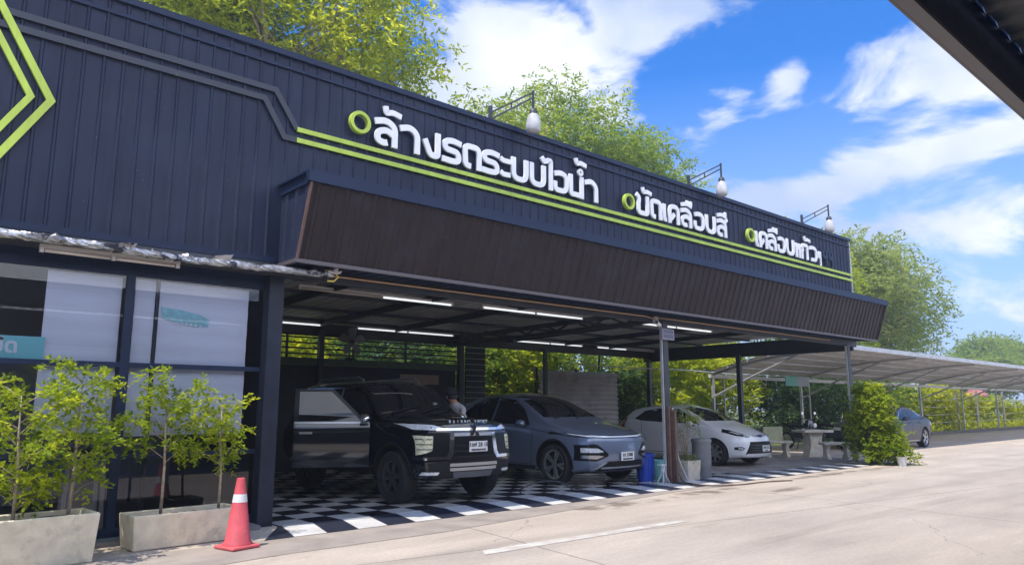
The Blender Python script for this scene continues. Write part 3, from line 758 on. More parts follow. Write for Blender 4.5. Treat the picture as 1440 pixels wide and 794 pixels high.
g = MB((4.75, YF - .05, ZB)); g.lathe([(.07, YF - .122), (.07, YF - .088), (.025, YF - .088), (.025, YF - .122)], (9.47, 0, 5.625), 20, 'y', closed=True); g.build('letter', M['letter'], nk)
lettering('lettering_sign', 'middle of the three white raised Thai words, with a green ring, below the second floodlight', 10.68, [
    ('kho', 11.08, 0, lb, 1), ('tone', 11.24, .45, lb, 1), ('do', 11.5, 0, lb, 1), ('e', 11.91, 0, lb, 1), ('ko', 12.10, 0, lb, 1), ('lo', 12.53, 0, lb, 1.02),
    ('ue', 12.56, .44, lb, 1.1), ('o', 12.99, 0, lb, 1.02), ('bo', 13.43, 0, lb, 1.03), ('so', 13.86, 0, lb, 1.03), ('ee', 13.88, .44, lb, 1.1)], (10.82, 5.33, .16))
lettering('lettering_sign', 'rightmost white raised Thai word with a small green ring, ending in dark letters', 15.06, [
    ('e', 15.46, 0, lb, 1.1), ('ko', 15.65, 0, lb, .98), ('lo', 16.04, 0, lb, 1.03), ('ue', 16.09, .44, lb, 1.25), ('o', 16.48, 0, lb, 1.02), ('bo', 16.92, 0, lb, 1.08),
    ('ae', 17.38, 0, lb, 1.15), ('ko2', 17.68, 0, lb, .95), ('tone', 17.84, .48, lb, 1.1), ('wo', 18.05, 0, lb, 1.3),
    ('pai', 18.62, -.06, lb, .5), ('pai', 18.86, 0, 'navyd', 1.05), ('pai', 19.20, 0, 'navyd', 1.05)], (15.24, 5.355, .165))
# hexagon outline emblem at the far left
em = thing('wall_emblem', 'two nested lime green hexagon outlines at the left end of the fascia', 'emblem', (0.02, YF - .05, 4.645))
for ro, ri in ((1.25, 1.165), (1.06, .985)):
    g = MB((0.02, YF - .05, 4.645)); vs = []; fs = []
    for y in (YF - .085, YF - .043):
        for r_ in (ro, ri):
            for k in range(6): a = math.pi / 3 * k; vs.append((0.02 + r_ * math.cos(a), y, 4.645 + r_ * math.sin(a)))
    for k in range(6):
        j = (k + 1) % 6
        fs += [(k, j, 6 + j, 6 + k), (12 + k, 18 + k, 18 + j, 12 + j), (k, 12 + k, 12 + j, j), (6 + k, 6 + j, 18 + j, 18 + k)]
    g.add(vs, fs); g.build('hexagon_line', M['lime'], em)

# ------------------------------------------------------------------ lamps
def flood(x, label):
    t = thing('floodlight', label, 'floodlight', (x, 8.98, 6.11), group='floodlights reaching over the parapet')
    o = (x, 8.98, 6.11); g = MB(o)
    g.bar((x - .55, 9.0, 6.30), (x + .02, 8.52, 6.68), 0.025); g.bar((x - .55, 9.0, 6.18), (x - .02, 8.55, 6.56), 0.025); g.box(x - .57, x - .52, 8.98, 9.03, 6.0, 6.42); g.bar((x, 8.53, 6.70), (x, 8.53, 6.33), 0.03)
    g.bar((x - .28, 8.77, 6.48), (x - .28, 8.77, 6.36), .02)
    g.build('arm', M['steel'], t)
    g = MB(o); g.lathe([(.03, .12), (.065, .09), (.075, 0), (.07, -.03)], (x, 8.53, 6.26), 16); g.build('holder', M['steel'], t, True)
    g = MB(o); g.lathe([(.075, .03), (.105, -.03), (.125, -.14), (.125, -.24), (.10, -.28), (.0, -.285)], (x, 8.53, 6.24), 20)
    g.build('lamp_head', mat('lamp_glass', (.50, .49, .48), .25, var=.12, vscale=9), t, 60)
    return t
flood(8.05, 'floodlight on a bracket over the parapet above the longest Thai word')
flood(13.72, 'white floodlight hanging over the parapet above the middle Thai word, against sky')
flood(18.8, 'farthest floodlight, near the right end of the parapet above the dark letters')

def fluor(x0, x1, y, z, halves, label):
    xm = (x0 + x1) / 2; o = (xm, y, z)
    t = thing('fluorescent_light', label, 'ceiling light', o, group='fluorescent batten lights under the roof')
    g = MB(o); g.box(x0, x1, y - .03, y + .03, z + .02, z + .06)
    for x in (x0, xm - .02, x1 - .04): g.box(x, x + .04, y - .02, y + .02, z - .022, z + .02)
    for x in (x0 + .3, x1 - .3): g.bar((x, y, z + .06), (x, y, z + .16), 0.012)
    g.build('housing', M['house'], t)
    for k, on in enumerate(halves):
        a, b = (x0 + .05, xm - .03) if k == 0 else (xm + .03, x1 - .05)
        if on is None: continue
        g = MB(o); g.tube([(a, y, z), (b, y, z)], 0.018, 8); g.build('tube', M['tube'] if on else M['tubeoff'], t, True)
    return t
fluor(5.16, 8.27, 11.0, 3.30, (0, 1), 'long batten light near the shop column, its left tube dull, behind the conduit')
fluor(8.85, 11.72, 10.86, 3.30, (1, 1), 'front batten light over the blue grey car, just left of the truss')
fluor(13.2, 16.25, 10.6, 3.30, (1, 1), 'front batten light right of the post with the small box')
fluor(5.4, 7.83, 15.35, 3.24, (1, 1), 'rear batten light above the sunlit louvres at the left end')
fluor(8.70, 11.59, 15.35, 3.24, (1, 1), 'rear batten light above the wall fan and the green beam')
fluor(13.75, 16.57, 15.4, 3.24, (1, 1), 'rear batten light above the grey metal fence sheets')
fluor(17.2, 20.1, 15.4, 3.24, (1, 0), 'rear batten light farthest right, half hidden behind the front post')
fluor(16.9, 18.9, 9.6, 3.24, (0, 0), 'dull batten light close to the right corner post under the awning')
fluor(1.24, 2.60, 8.62, 2.985, (0, 0), 'unlit batten light under the torn foil of the shop awning')

# fan, camera, box
t = thing('wall_fan', 'grey wall fan turned off in front of the rear louvres', 'fan', (8.74, 15.66, 2.94))
g = MB(); g.lathe([(0, -.12), (.05, -.12), (.06, -.02), (.06, .06), (0, .06)], (0, 0, 0), 14, 'y'); g.build('motor', M['steel'], t, True)
for k in range(5):
    a = 2 * math.pi * k / 5 + .3; g = MB(); u = Vector((math.cos(a), 0, math.sin(a))); v = Vector((-math.sin(a), 0, math.cos(a))); vs = []
    for r_, w, tw in ((.05, .03, .02), (.15, .08, .03), (.28, .10, .035), (.34, .05, .02)):
        for s_ in (-1, 1):
            p = u * r_ + v * (w * s_) + Vector((0, -.07 + tw * s_, 0)); vs += [p, p + Vector((0, .006, 0))]
    fs = []
    for i in range(3): b_ = 4 * i; fs += [(b_, b_ + 2, b_ + 6, b_ + 4), (b_ + 1, b_ + 5, b_ + 7, b_ + 3), (b_, b_ + 4, b_ + 5, b_ + 1), (b_ + 2, b_ + 3, b_ + 7, b_ + 6)]
    fs += [(0, 1, 3, 2), (12, 14, 15, 13)]
    g.add(vs, fs); g.build('blade', mat('fan_blade', (.16, .16, .165), .5), t)
g = MB(); g.bar((0, .03, -.02), (0, .05, -.40), .03); g.box(-.08, .08, .03, .055, -.45, -.38); g.build('bracket', M['black'], t)
t = thing('security_camera', 'white bullet security camera on a bracket beside the post top', 'camera', (11.5, 8.74, 3.05))
g = MB(); g.box(-.05, .05, -.02, .04, -.03, .09); g.bar((0, 0, .02), (-.08, -.06, -.02), .03); g.build('bracket', M['house'], t)
g = MB(); g.tube([(.06, -.03, -.07), (-.14, -.12, -.04)], .042, 12); g.build('body', M['white'], t, 40)
g = MB(); g.tube([(-.141, -.1205, -.04), (-.15, -.125, -.039)], .03, 12); g.build('lens', M['black'], t)
t = thing('junction_box', 'small grey box with a dark framed face high on the front post', 'box', (11.76, 8.70, 2.80))
g = MB(); g.box(-.19, .19, -.05, .015, -.10, .11); g.build('case', mat('box_grey', (0.22, 0.22, 0.26), .5), t)
for z0 in (-.07, .02):
    g = MB(); g.box(-.15, .15, -.056, -.051, z0, z0 + .07); g.build('label_plate', mat('box_face', (0.10, 0.10, 0.16), .4), t)

# signs in the shop window
t = thing('window_sign', 'teal sign with white Thai writing standing inside the left shop window', 'sign', (1.06, 9.0, 1.92))
g = MB(); g.box(-.40, .37, -.012, .0, -.015, .215); g.build('board', M['teal'], t)
me = text_mesh('ปิด', 0.20, .002, .006); o = link('writing', me, t, (.02, -.016, .105)); o.rotation_euler = (R(90), 0, 0); me.materials.append(M['letter'])
t = thing('window_sticker', 'torn teal paper sticker with white smudges on the white blind', 'sticker', (2.82, 9.02, 2.45))
g = MB(); g.prism([(-.27, .11), (-.24, -.02), (-.05, -.06), (.12, -.10), (.28, -.09), (.29, .0), (.18, .05), (-.05, .09)], 'y', -.004, 0); g.build('sheet', M['tealp'], t)
g = MB()
for k in range(7): x = -.16 + .055 * k; g.prism([(x, -.075 - .004 * k), (x + .035, -.08 - .004 * k), (x + .03, -.045 - .004 * k), (x + .01, -.05 - .004 * k)], 'y', -.007, -.0045)
g.build('writing', M['letter'], t)
# things inside the shop, dim behind the lower panes
t = thing('stool', 'pale legged stool inside the shop behind the lower glass', 'stool', (2.0, 9.35, .06))
g = MB(); g.box(-.17, .17, -.17, .17, .85, .89); g.build('seat', M['wall'], t)
for sx in (-1, 1):
    for sy in (-1, 1): g = MB(); g.bar((sx * .14, sy * .14, .85), (sx * .16, sy * .16, 0), .04); g.build('leg', M['house'], t)
# ------------------------------------------------------------------ cars
def paint(name, col, metal=0.0, rough=0.28):
    return mat(name, col, rough, metal, coat=0.8, spec=0.4)
CM = dict(
    blackp=paint('black_paint', (0.004, 0.005, 0.009), 0.0, 0.10), bluep=paint('blue_grey_paint', (0.15, 0.19, 0.275), 0.35, 0.3), whitep=paint('white_car_paint', (0.74, 0.75, 0.78)),
    greyp=mat('grey_paint', (0.05, 0.053, 0.062), 0.4, 0.2, coat=.25, spec=.3),
    dglass=mat('car_glass', (0.006, 0.007, 0.010), 0.03, spec=0.5, coat=0.15), plastic=mat('black_plastic', (0.010, 0.011, 0.013), 0.6, spec=0.3), gloss=mat('gloss_black', (0.006, 0.006, 0.008), 0.30, spec=0.25),
    rubber=mat('tyre_rubber', (0.013, 0.013, 0.015), 0.85, bump=.2), chrome=mat('chrome', (0.72, 0.72, 0.74), 0.12, 1.0), rimd=mat('dark_rim', (0.16, 0.165, 0.18), 0.25, 0.8),
    rimg=mat('grey_rim', (0.46, 0.47, 0.49), 0.28, 0.8), lamp=mat('lamp_lens', (0.62, 0.64, 0.66), 0.08, coat=1.0, var=.25, vscale=30), lampy=mat('lamp_warm', (0.62, 0.60, 0.42), 0.12, coat=1.0, var=.3, vscale=35),
    drl=mat('light_bar', (0.8, 0.82, 0.85), 0.2, coat=1), plate=mat('plate_white', (0.70, 0.70, 0.70), .4), ink=mat('plate_ink', (0.02, 0.02, 0.03), .5), seam=mat('panel_gap', (0.004, 0.004, 0.005), .8),
    red=mat('red_lens', (0.35, 0.02, 0.02), .15, coat=1), silver=mat('silver_trim', (0.40, 0.41, 0.43), .3, .6), inner=mat('wheel_well', (0.006, 0.006, 0.007), .95), bmw=mat('window_bright', (0.02, 0.024, 0.03), 0.15, coat=.2, spec=.3))

def pchip(keys, x):
    xs = [k[0] for k in keys]; ys = [k[1] for k in keys]; n = len(xs)
    if x <= xs[0]: return ys[0]
    if x >= xs[-1]: return ys[-1]
    h = [xs[i + 1] - xs[i] for i in range(n - 1)]; d = [(ys[i + 1] - ys[i]) / h[i] for i in range(n - 1)]
    m = [d[0]] + [0 if d[i - 1] * d[i] <= 0 else 2 * d[i - 1] * d[i] / (d[i - 1] + d[i]) for i in range(1, n - 1)] + [d[-1]]
    i = max(k for k in range(n - 1) if xs[k] <= x); t = (x - xs[i]) / h[i]
    return (ys[i] * (1 + 2 * t) * (1 - t) ** 2 + h[i] * m[i] * t * (1 - t) ** 2 + ys[i + 1] * t * t * (3 - 2 * t) + h[i] * m[i + 1] * t * t * (t - 1))

def lin(keys, x):
    return float(np.interp(x, [k[0] for k in keys], [k[1] for k in keys]))

class Car:
    def __init__(s, spec, body_mat):
        s.p = spec; L = spec['L']
        ys = sorted(set([round(v, 4) for v in list(np.linspace(0, .3, 9)) + list(np.linspace(.3, L - .3, 58)) + list(np.linspace(L - .3, L, 8))]))
        rings = [s.ring(y) for y in ys]; s.nr = len(rings[0])
        g = MB(); n = s.nr; full = []
        for y, rg in zip(ys, rings):
            pts = [(x, z) for x, z in rg] + [(-x, z) for x, z in reversed(rg[1:-1])]
            full.append([s.shear(x, y, z) for x, z in pts])
        m = len(full[0]); vs = [p for f in full for p in f]; fs = []
        for i in range(len(full) - 1):
            for k in range(m): k2 = (k + 1) % m; fs.append((i * m + k, i * m + k2, (i + 1) * m + k2, (i + 1) * m + k))
        g.add(vs, fs)
        for y, rg in ((ys[0], rings[0]), (ys[-1], rings[-1])):
            K = 14; vs = []; fs = []
            for x, z in rg:
                for c in range(K + 1): vs.append(s.shear(x * (2 * c / K - 1), y, z))
            for j in range(n - 1):
                for c in range(K): a = j * (K + 1) + c; fs.append((a, a + 1, a + K + 2, a + K + 1))
            g.add(vs, fs)
        me = bpy.data.meshes.new('body'); me.from_pydata([tuple(v) for v in g.v], [], g.f)
        bm = bmesh.new(); bm.from_mesh(me)
        # the cap rows share only their end points with the shell: split shell edges are welded by distance
        bmesh.ops.remove_doubles(bm, verts=bm.verts, dist=2e-4)
        bmesh.ops.dissolve_degenerate(bm, edges=bm.edges, dist=1e-5)
        bmesh.ops.recalc_face_normals(bm, faces=bm.faces)
        bm.to_mesh(me); s.bvh = BVHTree.FromBMesh(bm); bm.free()
        me.materials.append(body_mat); me.materials.append(CM['inner'])
        s.me = me; s.bm = body_mat
    def ring(s, y):
        p = s.p; zb, zs, zt, hw = (pchip(p[k], y) for k in ('bot', 'belt', 'top', 'hw'))
        out = [(0, zb - .015), (hw * .55, zb - .005), (hw * .88, zb), (hw * .95, zb + .035), (hw * .968, zb + .09)]
        z0 = zb + .09
        for t in (.15, .3, .45, .6, .75, .87, .95): out.append((hw * np.interp(t, [0, .3, .62, .8, 1], p.get('side', [.968, .995, 1.0, .992, .955])), z0 + (zs - z0) * t))
        xb = hw * .955; h = max(zt - zs, .02); out.append((xb, zs))
        tum = p.get('tumble', .30); xin = xb - .012
        crown = min(.045, .3 * h); r = min(p.get('rr', .13), .42 * h)
        xr = xin - tum * max(0, h - .12) - .25 * min(h, .12)
        zc = zt - crown - r
        for t in (.12, .4, .7, 1.0): out.append((xin + (xr - xin) * t, zs + (zc - zs) * t))
        for a in (22, 45, 68, 90): a = R(a); out.append((xr - r * (1 - math.cos(a)), zc + r * math.sin(a)))
        xe, ze = out[-1]
        for t in (.25, .5, .75, .9, 1.0): out.append((xe * (1 - t), ze + crown * (1 - (1 - t) ** 2)))
        return out
    def shear(s, x, y, z):
        p = s.p; L = p['L']; fl = 1.15
        hw = pchip(p['hw'], y)
        if y < fl:
            f = (1 - y / fl) ** 1.5
            y = y + f * (pchip(p['nose'], z) + p['curve'] * min(1.2, abs(x) / p['hwmax']) ** 2.6)
        elif y > L - .8:
            f = ((y - L + .8) / .8) ** 1.5
            y = y - f * (pchip(p['tail'], z) + .12 * min(1.2, abs(x) / p['hwmax']) ** 3)
        return (x, y, z)
    def body(s, parent, name='body'):
        o = link(name, s.me, parent)
        p = s.p
        for wy in p['wheels']:
            for sx in (-1, 1):
                g = MB(); ar = p['arch']; g.lathe([(ar, sx * (p['hwmax'] + .2)), (ar, sx * (p['hwmax'] - .30))], (0, wy, p['wr'] + .01), 40, 'x')
                c = g.build('cutter', CM['inner'], parent)
                md = o.modifiers.new('b', 'BOOLEAN'); md.operation = 'DIFFERENCE'; md.solver = 'EXACT'; md.object = c
                md.material_mode = 'TRANSFER'
                modified(o); bpy.data.objects.remove(c)
        me = o.data; me.polygons.foreach_set('use_smooth', [True] * len(me.polygons)); me.set_sharp_from_angle(angle=R(38))
        return o
    def hit(s, a, b, view):
        if view == 'front': o, d = Vector((a, -3, b)), Vector((0, 1, 0))
        elif view == 'rear': o, d = Vector((a, s.p['L'] + 3, b)), Vector((0, -1, 0))
        elif view == 'top': o, d = Vector((a, b, 4)), Vector((0, 0, -1))
        elif view == 'left': o, d = Vector((-3, a, b)), Vector((1, 0, 0))
        else: o, d = Vector((3, a, b)), Vector((-1, 0, 0))
        h = s.bvh.ray_cast(o, d)
        return h[0], h[1], d
    def patch(s, poly, view, m, name, parent, off=.006, step=.05, rim=.012):
        """a thin moulded piece that follows the body surface inside a 2D outline"""
        pts = []; n = len(poly)
        for i in range(n):
            a, b = Vector(poly[i]), Vector(poly[(i + 1) % n]); k = max(1, int((b - a).length / step))
            pts += [a.lerp(b, j / k) for j in range(k)]
        nb = len(pts); x0 = min(p[0] for p in pts); x1 = max(p[0] for p in pts); y0 = min(p[1] for p in pts); y1 = max(p[1] for p in pts)
        inner = []
        def inside(q):
            c = False
            for i in range(nb):
                a, b = pts[i], pts[i - 1]
                if (a.y > q.y) != (b.y > q.y) and q.x < (b.x - a.x) * (q.y - a.y) / (b.y - a.y) + a.x: c = not c
            return c
        xx = x0 + step / 2
        while xx < x1:
            yy = y0 + step / 2
            while yy < y1:
                q = Vector((xx, yy))
                if inside(q) and min((q - w).length for w in pts) > step * .45: inner.append(q)
                yy += step
            xx += step
        v2, _, f2, *_r = geometry.delaunay_2d_cdt(pts + inner, [], [list(range(nb))], 1, 1e-5)
        V = []; ok = []
        for q in v2:
            h, nr, d = s.hit(q[0], q[1], view)
            if h is None: V.append(None); continue
            if nr.dot(d) > 0: nr = -nr
            V.append(h + nr * off)
        F = [f for f in f2 if all(V[i] is not None for i in f)]
        if not F: print('patch missed', name, view); return None
        from collections import Counter
        ec = Counter(); 
        for f in F:
            for i in range(len(f)): ec[frozenset((f[i], f[(i + 1) % len(f)]))] += 1
        g = MB(); idx = {}; vs = []
        for f in F:
            for i in f:
                if i not in idx: idx[i] = len(vs); vs.append(V[i])
        fs = [tuple(idx[i] for i in f) for f in F]; d = s.hit(0, 1, view)[2]; back = {}
        for e, c in ec.items():
            if c == 1:
                a, b = tuple(e)
                for i in (a, b):
                    if i not in back: back[i] = len(vs); vs.append(V[i] + d * rim)
                fs.append((idx[a], idx[b], back[b], back[a]))
        g.add(vs, fs); return g.build(name, m, parent, 30)
    def mirror(s, poly): return [(-a, b) for a, b in reversed(poly)]

def line_poly(pts, w):
    up, dn = [], []
    for i, p in enumerate(pts):
        a = Vector(pts[max(i - 1, 0)]); c = Vector(pts[min(i + 1, len(pts) - 1)]); d = (c - a).normalized(); nn = Vector((-d.y, d.x)) * w / 2
        up.append(tuple(Vector(p) + nn)); dn.append(tuple(Vector(p) - nn))
    return up + dn[::-1]

def wheel(parent, x, y, r, w, rim_r, sp, side, rim_m, twin=False, steer=0):
    t = MB(); hw = w / 2
    t.lathe([(rim_r, -hw * .85), (r * .93, -hw), (r * .985, -hw * .75), (r, -hw * .4), (r, hw * .4), (r * .985, hw * .75), (r * .93, hw), (rim_r, hw * .85)], (0, 0, 0), 36, 'x', closed=True)
    wh = bpy.data.objects.new('wheel', None); COL.objects.link(wh); wh.parent = parent; wh.location = (x, y, r); wh.rotation_euler = (random.uniform(0, 6), 0, steer)
    t.build('tyre', CM['rubber'], wh, 40)
    g = MB(); o = side * hw * .72
    g.lathe([(rim_r * 1.0, side * hw * .86), (rim_r * .93, side * hw * .80), (rim_r * .90, side * hw * .5)], (0, 0, 0), 36, 'x', cap=False)
    for k in range(sp):
        a = 2 * math.pi * k / sp
        for da in ((-.16, .16) if twin else (0,)):
            p0 = Vector((o * .95, math.cos(a) * .05, math.sin(a) * .05)); p1 = Vector((o * 1.08, math.cos(a + da) * rim_r * .93, math.sin(a + da) * rim_r * .93))
            g.bar(p0, p1, .035 if twin else .06, .03, up=(1, 0, 0))
    g.lathe([(.06, o * .8), (.055, o * 1.12), (0, o * 1.15)], (0, 0, 0), 16, 'x')
    g.build('rim', rim_m, wh, 40)
    g = MB(); g.lathe([(rim_r * .90, side * hw * .5), (rim_r * .86, side * hw * .1), (rim_r * .3, side * hw * .02), (.0, side * hw * .02)], (0, 0, 0), 36, 'x', cap=False); g.build('wheel_back', CM['inner'], wh)
    g = MB(); g.lathe([(rim_r * .62, side * hw * .03), (rim_r * .62, side * hw * .14), (rim_r * .3, side * hw * .14)], (0, 0, 0), 30, 'x', cap=False); g.build('brake_disc', CM['rimd'], wh, 40)
    return wh

def number_plate(car, parent, x, z, top, bottom, w=.34, h=.15):
    hpt, nr, d = car.hit(x, z, 'front'); y = hpt.y - .035
    e = bpy.data.objects.new('number_plate', None); COL.objects.link(e); e.parent = parent; e.location = (x, y, z)
    g = MB(); g.box(-w / 2, w / 2, 0, .012, -h / 2, h / 2); g.box(-.06, .06, .012, .05, -.04, .04); g.build('plate_board', CM['plate'], e)
    for txt, s_, dz in ((top, .085, .022), (bottom, .042, -.048)):
        me = text_mesh(txt, s_, .001, .002); o = link('plate_characters', me, e, (0, -.003, dz)); o.rotation_euler = (R(90), 0, 0); me.materials.append(CM['ink'])

def mirror_part(parent, x, y, z, sx, m1, m2):
    g = MB(); vs = []; prof = [(-.10, 0), (-.07, .055), (0, .075), (.06, .06), (.09, .0), (.06, -.05), (-.05, -.055)]
    for k, (yy, sc) in enumerate(((-.07, .45), (-.03, .9), (.03, 1.0), (.06, .95))):
        for a, b in prof: vs.append((x + sx * (.12 + a * sc * -1), y + yy, z + b * sc + .02))
    n = len(prof); fs = [tuple(range(n)), tuple(range(4 * n - 1, 3 * n - 1, -1))]
    for k in range(3):
        for i in range(n): j = (i + 1) % n; fs.append((k * n + i, k * n + j, (k + 1) * n + j, (k + 1) * n + i))
    g.add(vs, fs); o = g.build('door_mirror', m1, parent, 50)
    g = MB(); g.bar((x - sx * .02, y, z - .02), (x + sx * .06, y, z), .05, .03); g.build('mirror_arm', m2, o)
    g = MB(); g.box(x + sx * .12 - .085, x + sx * .12 + .085, y + .0605, y + .064, z - .03, z + .08); g.build('mirror_glass', CM['dglass'], o)

def wipers(car, parent, y0, z_probe, xs):
    for x0, x1 in xs:
        g = MB(); pts = []
        for t in np.linspace(0, 1, 6):
            x = x0 + (x1 - x0) * t; h = car.hit(x, z_probe + .10 * t, 'front')[0]
            pts.append(h + Vector((0, -.02, .012)))
        g.tube(pts, .010, 6); g.build('wiper', CM['plastic'], parent)

# ---------------------------------------------------------------- 1. black four wheel drive, front door open
suv = dict(L=4.80, hwmax=.907, wheels=(.87, 3.67), wr=.385, arch=.455, curve=.20,
    bot=[(0, .40), (.5, .36), (4.2, .38), (4.8, .52)], belt=[(0, 1.02), (.35, 1.08), (1.3, 1.14), (4.3, 1.18), (4.8, 1.02)],
    top=[(0, 1.17), (.12, 1.205), (.55, 1.245), (1.25, 1.28), (1.42, 1.35), (1.75, 1.60), (2.05, 1.79), (2.35, 1.86), (3.3, 1.87), (4.2, 1.81), (4.6, 1.5), (4.8, 1.15)],
    hw=[(0, .80), (.2, .865), (.6, .90), (1.2, .907), (4.1, .905), (4.8, .84)], nose=[(.3, .12), (.45, .03), (.6, .0), (.95, .03), (1.1, .06), (1.3, .14)], tail=[(.4, .05), (.9, 0), (1.2, .03), (1.8, .25)], tumble=.24, rr=.10)
c = Car(suv, CM['blackp'])
t = thing('four_wheel_drive', 'black four wheel drive with chrome grille and front door swung open', 'car', (6.95, 8.66, .005))
c.body(t)
P_ = c.patch
P_([(-.40, 1.02), (.40, 1.02), (.46, .62), (-.46, .62)], 'front', CM['gloss'], 'grille', t, .006, .06)
gr = t.children[-1]
for z0 in (.68, .76, .84): P_([(-.43, z0), (.43, z0), (.43, z0 + .02), (-.43, z0 + .02)], 'front', CM['plastic'], 'grille_bar', gr, .016, .06)
P_([(-.62, 1.065), (.62, 1.065), (.60, 1.10), (-.60, 1.10)], 'front', CM['chrome'], 'chrome_bar', t, .014, .05)
P_([(-.40, .985), (.40, .985), (.39, 1.03), (-.39, 1.03)], 'front', CM['silver'], 'chrome_bar', t, .012, .05)
for mi in (False, True):
    q = (lambda a: c.mirror(a)) if mi else (lambda a: a)
    P_(q([(-.86, 1.045), (-.44, 1.06), (-.42, 1.10), (-.58, 1.15), (-.85, 1.18)]), 'front', CM['gloss'], 'headlight', t, .006, .04); hl = t.children[-1]
    P_(q([(-.83, 1.075), (-.55, 1.075), (-.50, 1.10), (-.60, 1.13), (-.82, 1.16)]), 'front', CM['lamp'], 'headlight_lens', hl, .013, .035)
    P_(q([(-.86, .70), (-.46, .70), (-.42, 1.02), (-.86, 1.02)]), 'front', CM['gloss'], 'lamp_housing', t, .005, .05); hh = t.children[-1]
    P_(q([(-.845, .73), (-.69, .79), (-.67, .99), (-.845, 1.0)]), 'front', CM['lampy'], 'lamp_cluster', hh, .015, .04); lc = hh.children[-1]
    for zz in (.80, .87, .94): P_(q([(-.84, zz), (-.69, zz), (-.69, zz + .012), (-.84, zz + .012)]), 'front', CM['ink'], 'lamp_divider', hh, .020, .04)
    P_(q([(-.86, .66), (-.43, .66), (-.375, .74), (-.35, 1.03), (-.42, 1.03), (-.45, .76), (-.48, .705), (-.86, .70)]), 'front', CM['chrome'], 'chrome_trim', t, .02, .03)
    P_(q([(-.80, .45), (-.60, .45), (-.58, .49), (-.79, .495)]), 'front', CM['lamp'], 'fog_light', t, .014, .04)
P_([(-.80, .40), (.80, .40), (.84, .60), (.5, .64), (-.5, .64), (-.84, .60)], 'front', CM['plastic'], 'bumper_insert', t, .004, .07)
P_([(-.44, .565), (.44, .565), (.43, .605), (-.43, .605)], 'front', CM['silver'], 'skid_bar', t, .022, .05)
P_([(-.42, .50), (.42, .50), (.43, .545), (-.43, .545)], 'front', CM['silver'], 'skid_bar', t, .020, .05)
P_([(-.34, .40), (.34, .40), (.37, .485), (-.37, .485)], 'front', mat('skid_grey', (.10, .105, .12), .4), 'skid_plate', t, .014, .05)
# three pointed emblem
hp = c.hit(0, 1.05, 'front')[0]; g = MB()
for a in (90, 210, 330):
    a = R(a); cx, cz = math.cos(a) * .055, math.sin(a) * .055; u = (math.cos(a) * .055, math.sin(a) * .055); v = (-math.sin(a) * .032, math.cos(a) * .032)
    g.prism([(cx + u[0], 1.045 + cz + u[1]), (cx + v[0], 1.045 + cz + v[1]), (cx - u[0], 1.045 + cz - u[1]), (cx - v[0], 1.045 + cz - v[1])], 'y', hp.y - .045, hp.y + .02)
g.build('emblem', CM['chrome'], t)
# bonnet lettering
x = -.37
for ch in 'PAJERO SPORT':
    if ch != ' ':
        h = c.hit(x + .03, 1.185, 'front'); me = text_mesh(ch, .072, .004, .003); o = link('bonnet_letter', me, t, h[0] + Vector((0, -.008, 0))); o.rotation_euler = (R(80), 0, 0); me.materials.append(CM['silver'])
    x += .064
number_plate(c, t, .06, .835, '1ขฬ 28 18', 'กรุงเทพมหานคร')
P_([(-.70, 1.34), (.70, 1.34), (.60, 1.76), (.3, 1.795), (-.3, 1.795), (-.60, 1.76)], 'front', CM['dglass'], 'windscreen', t, .005, .08)
wipers(c, t, 1.35, 1.32, ((-.55, .05), (.0, .55)))
for vw, sx in (('left', -1), ('right', 1)):
    P_([(1.72, 1.20), (2.66, 1.20), (2.66, 1.72), (2.16, 1.72)], vw, CM['dglass'], 'side_window', t, .006, .08)
    P_([(2.74, 1.20), (3.55, 1.21), (3.50, 1.71), (2.74, 1.72)], vw, CM['dglass'], 'side_window', t, .006, .08)
    P_([(3.63, 1.22), (4.30, 1.25), (4.15, 1.63), (3.60, 1.70)], vw, CM['dglass'], 'side_window', t, .006, .08)
    for pts in ([(2.70, .52), (2.70, 1.7)], [(3.58, 1.2), (3.58, .9), (3.35, .7), (3.3, .5)], [(1.50, .52), (1.50, 1.15), (2.1, 1.68)], [(1.5, .48), (3.3, .48)]):
        P_(line_poly(pts, .012), vw, CM['seam'], 'door_gap', t, .003, .06, .01)
    P_([(1.45, .40), (3.15, .40), (3.15, .50), (1.45, .50)], vw, CM['plastic'], 'side_step', t, .03, .08, .04)
    for wy in (.87, 3.67):
        pts = [(wy + math.cos(R(a)) * .478, .395 + math.sin(R(a)) * .478) for a in range(0, 181, 10)]
        P_(line_poly(pts, .045), vw, CM['plastic'], 'arch_trim', t, .012, .05, .03)
    for wy in (.87, 3.67): wheel(t, sx * .775, wy, .385, .255, .235, 6, sx, CM['rimd'], steer=0)
    for yy in (2.52,) if sx < 0 else (2.52, 3.4): 
        g = MB(); h = c.hit(yy, 1.02, vw)[0]; g.bar((h.x + sx * .03, yy - .10, 1.02), (h.x + sx * .03, yy + .08, 1.02), .03, .025); g.build('door_handle', CM['chrome'], t)
mirror_part(t, .93, 1.72, 1.20, 1, CM['chrome'], CM['blackp'])
for sx in (-1, 1):
    g = MB(); g.tube([(sx * .56, 2.3, 1.85), (sx * .57, 2.45, 1.905), (sx * .57, 3.8, 1.895), (sx * .56, 4.0, 1.81)], .016, 6); g.build('roof_rail', CM['silver'], t)
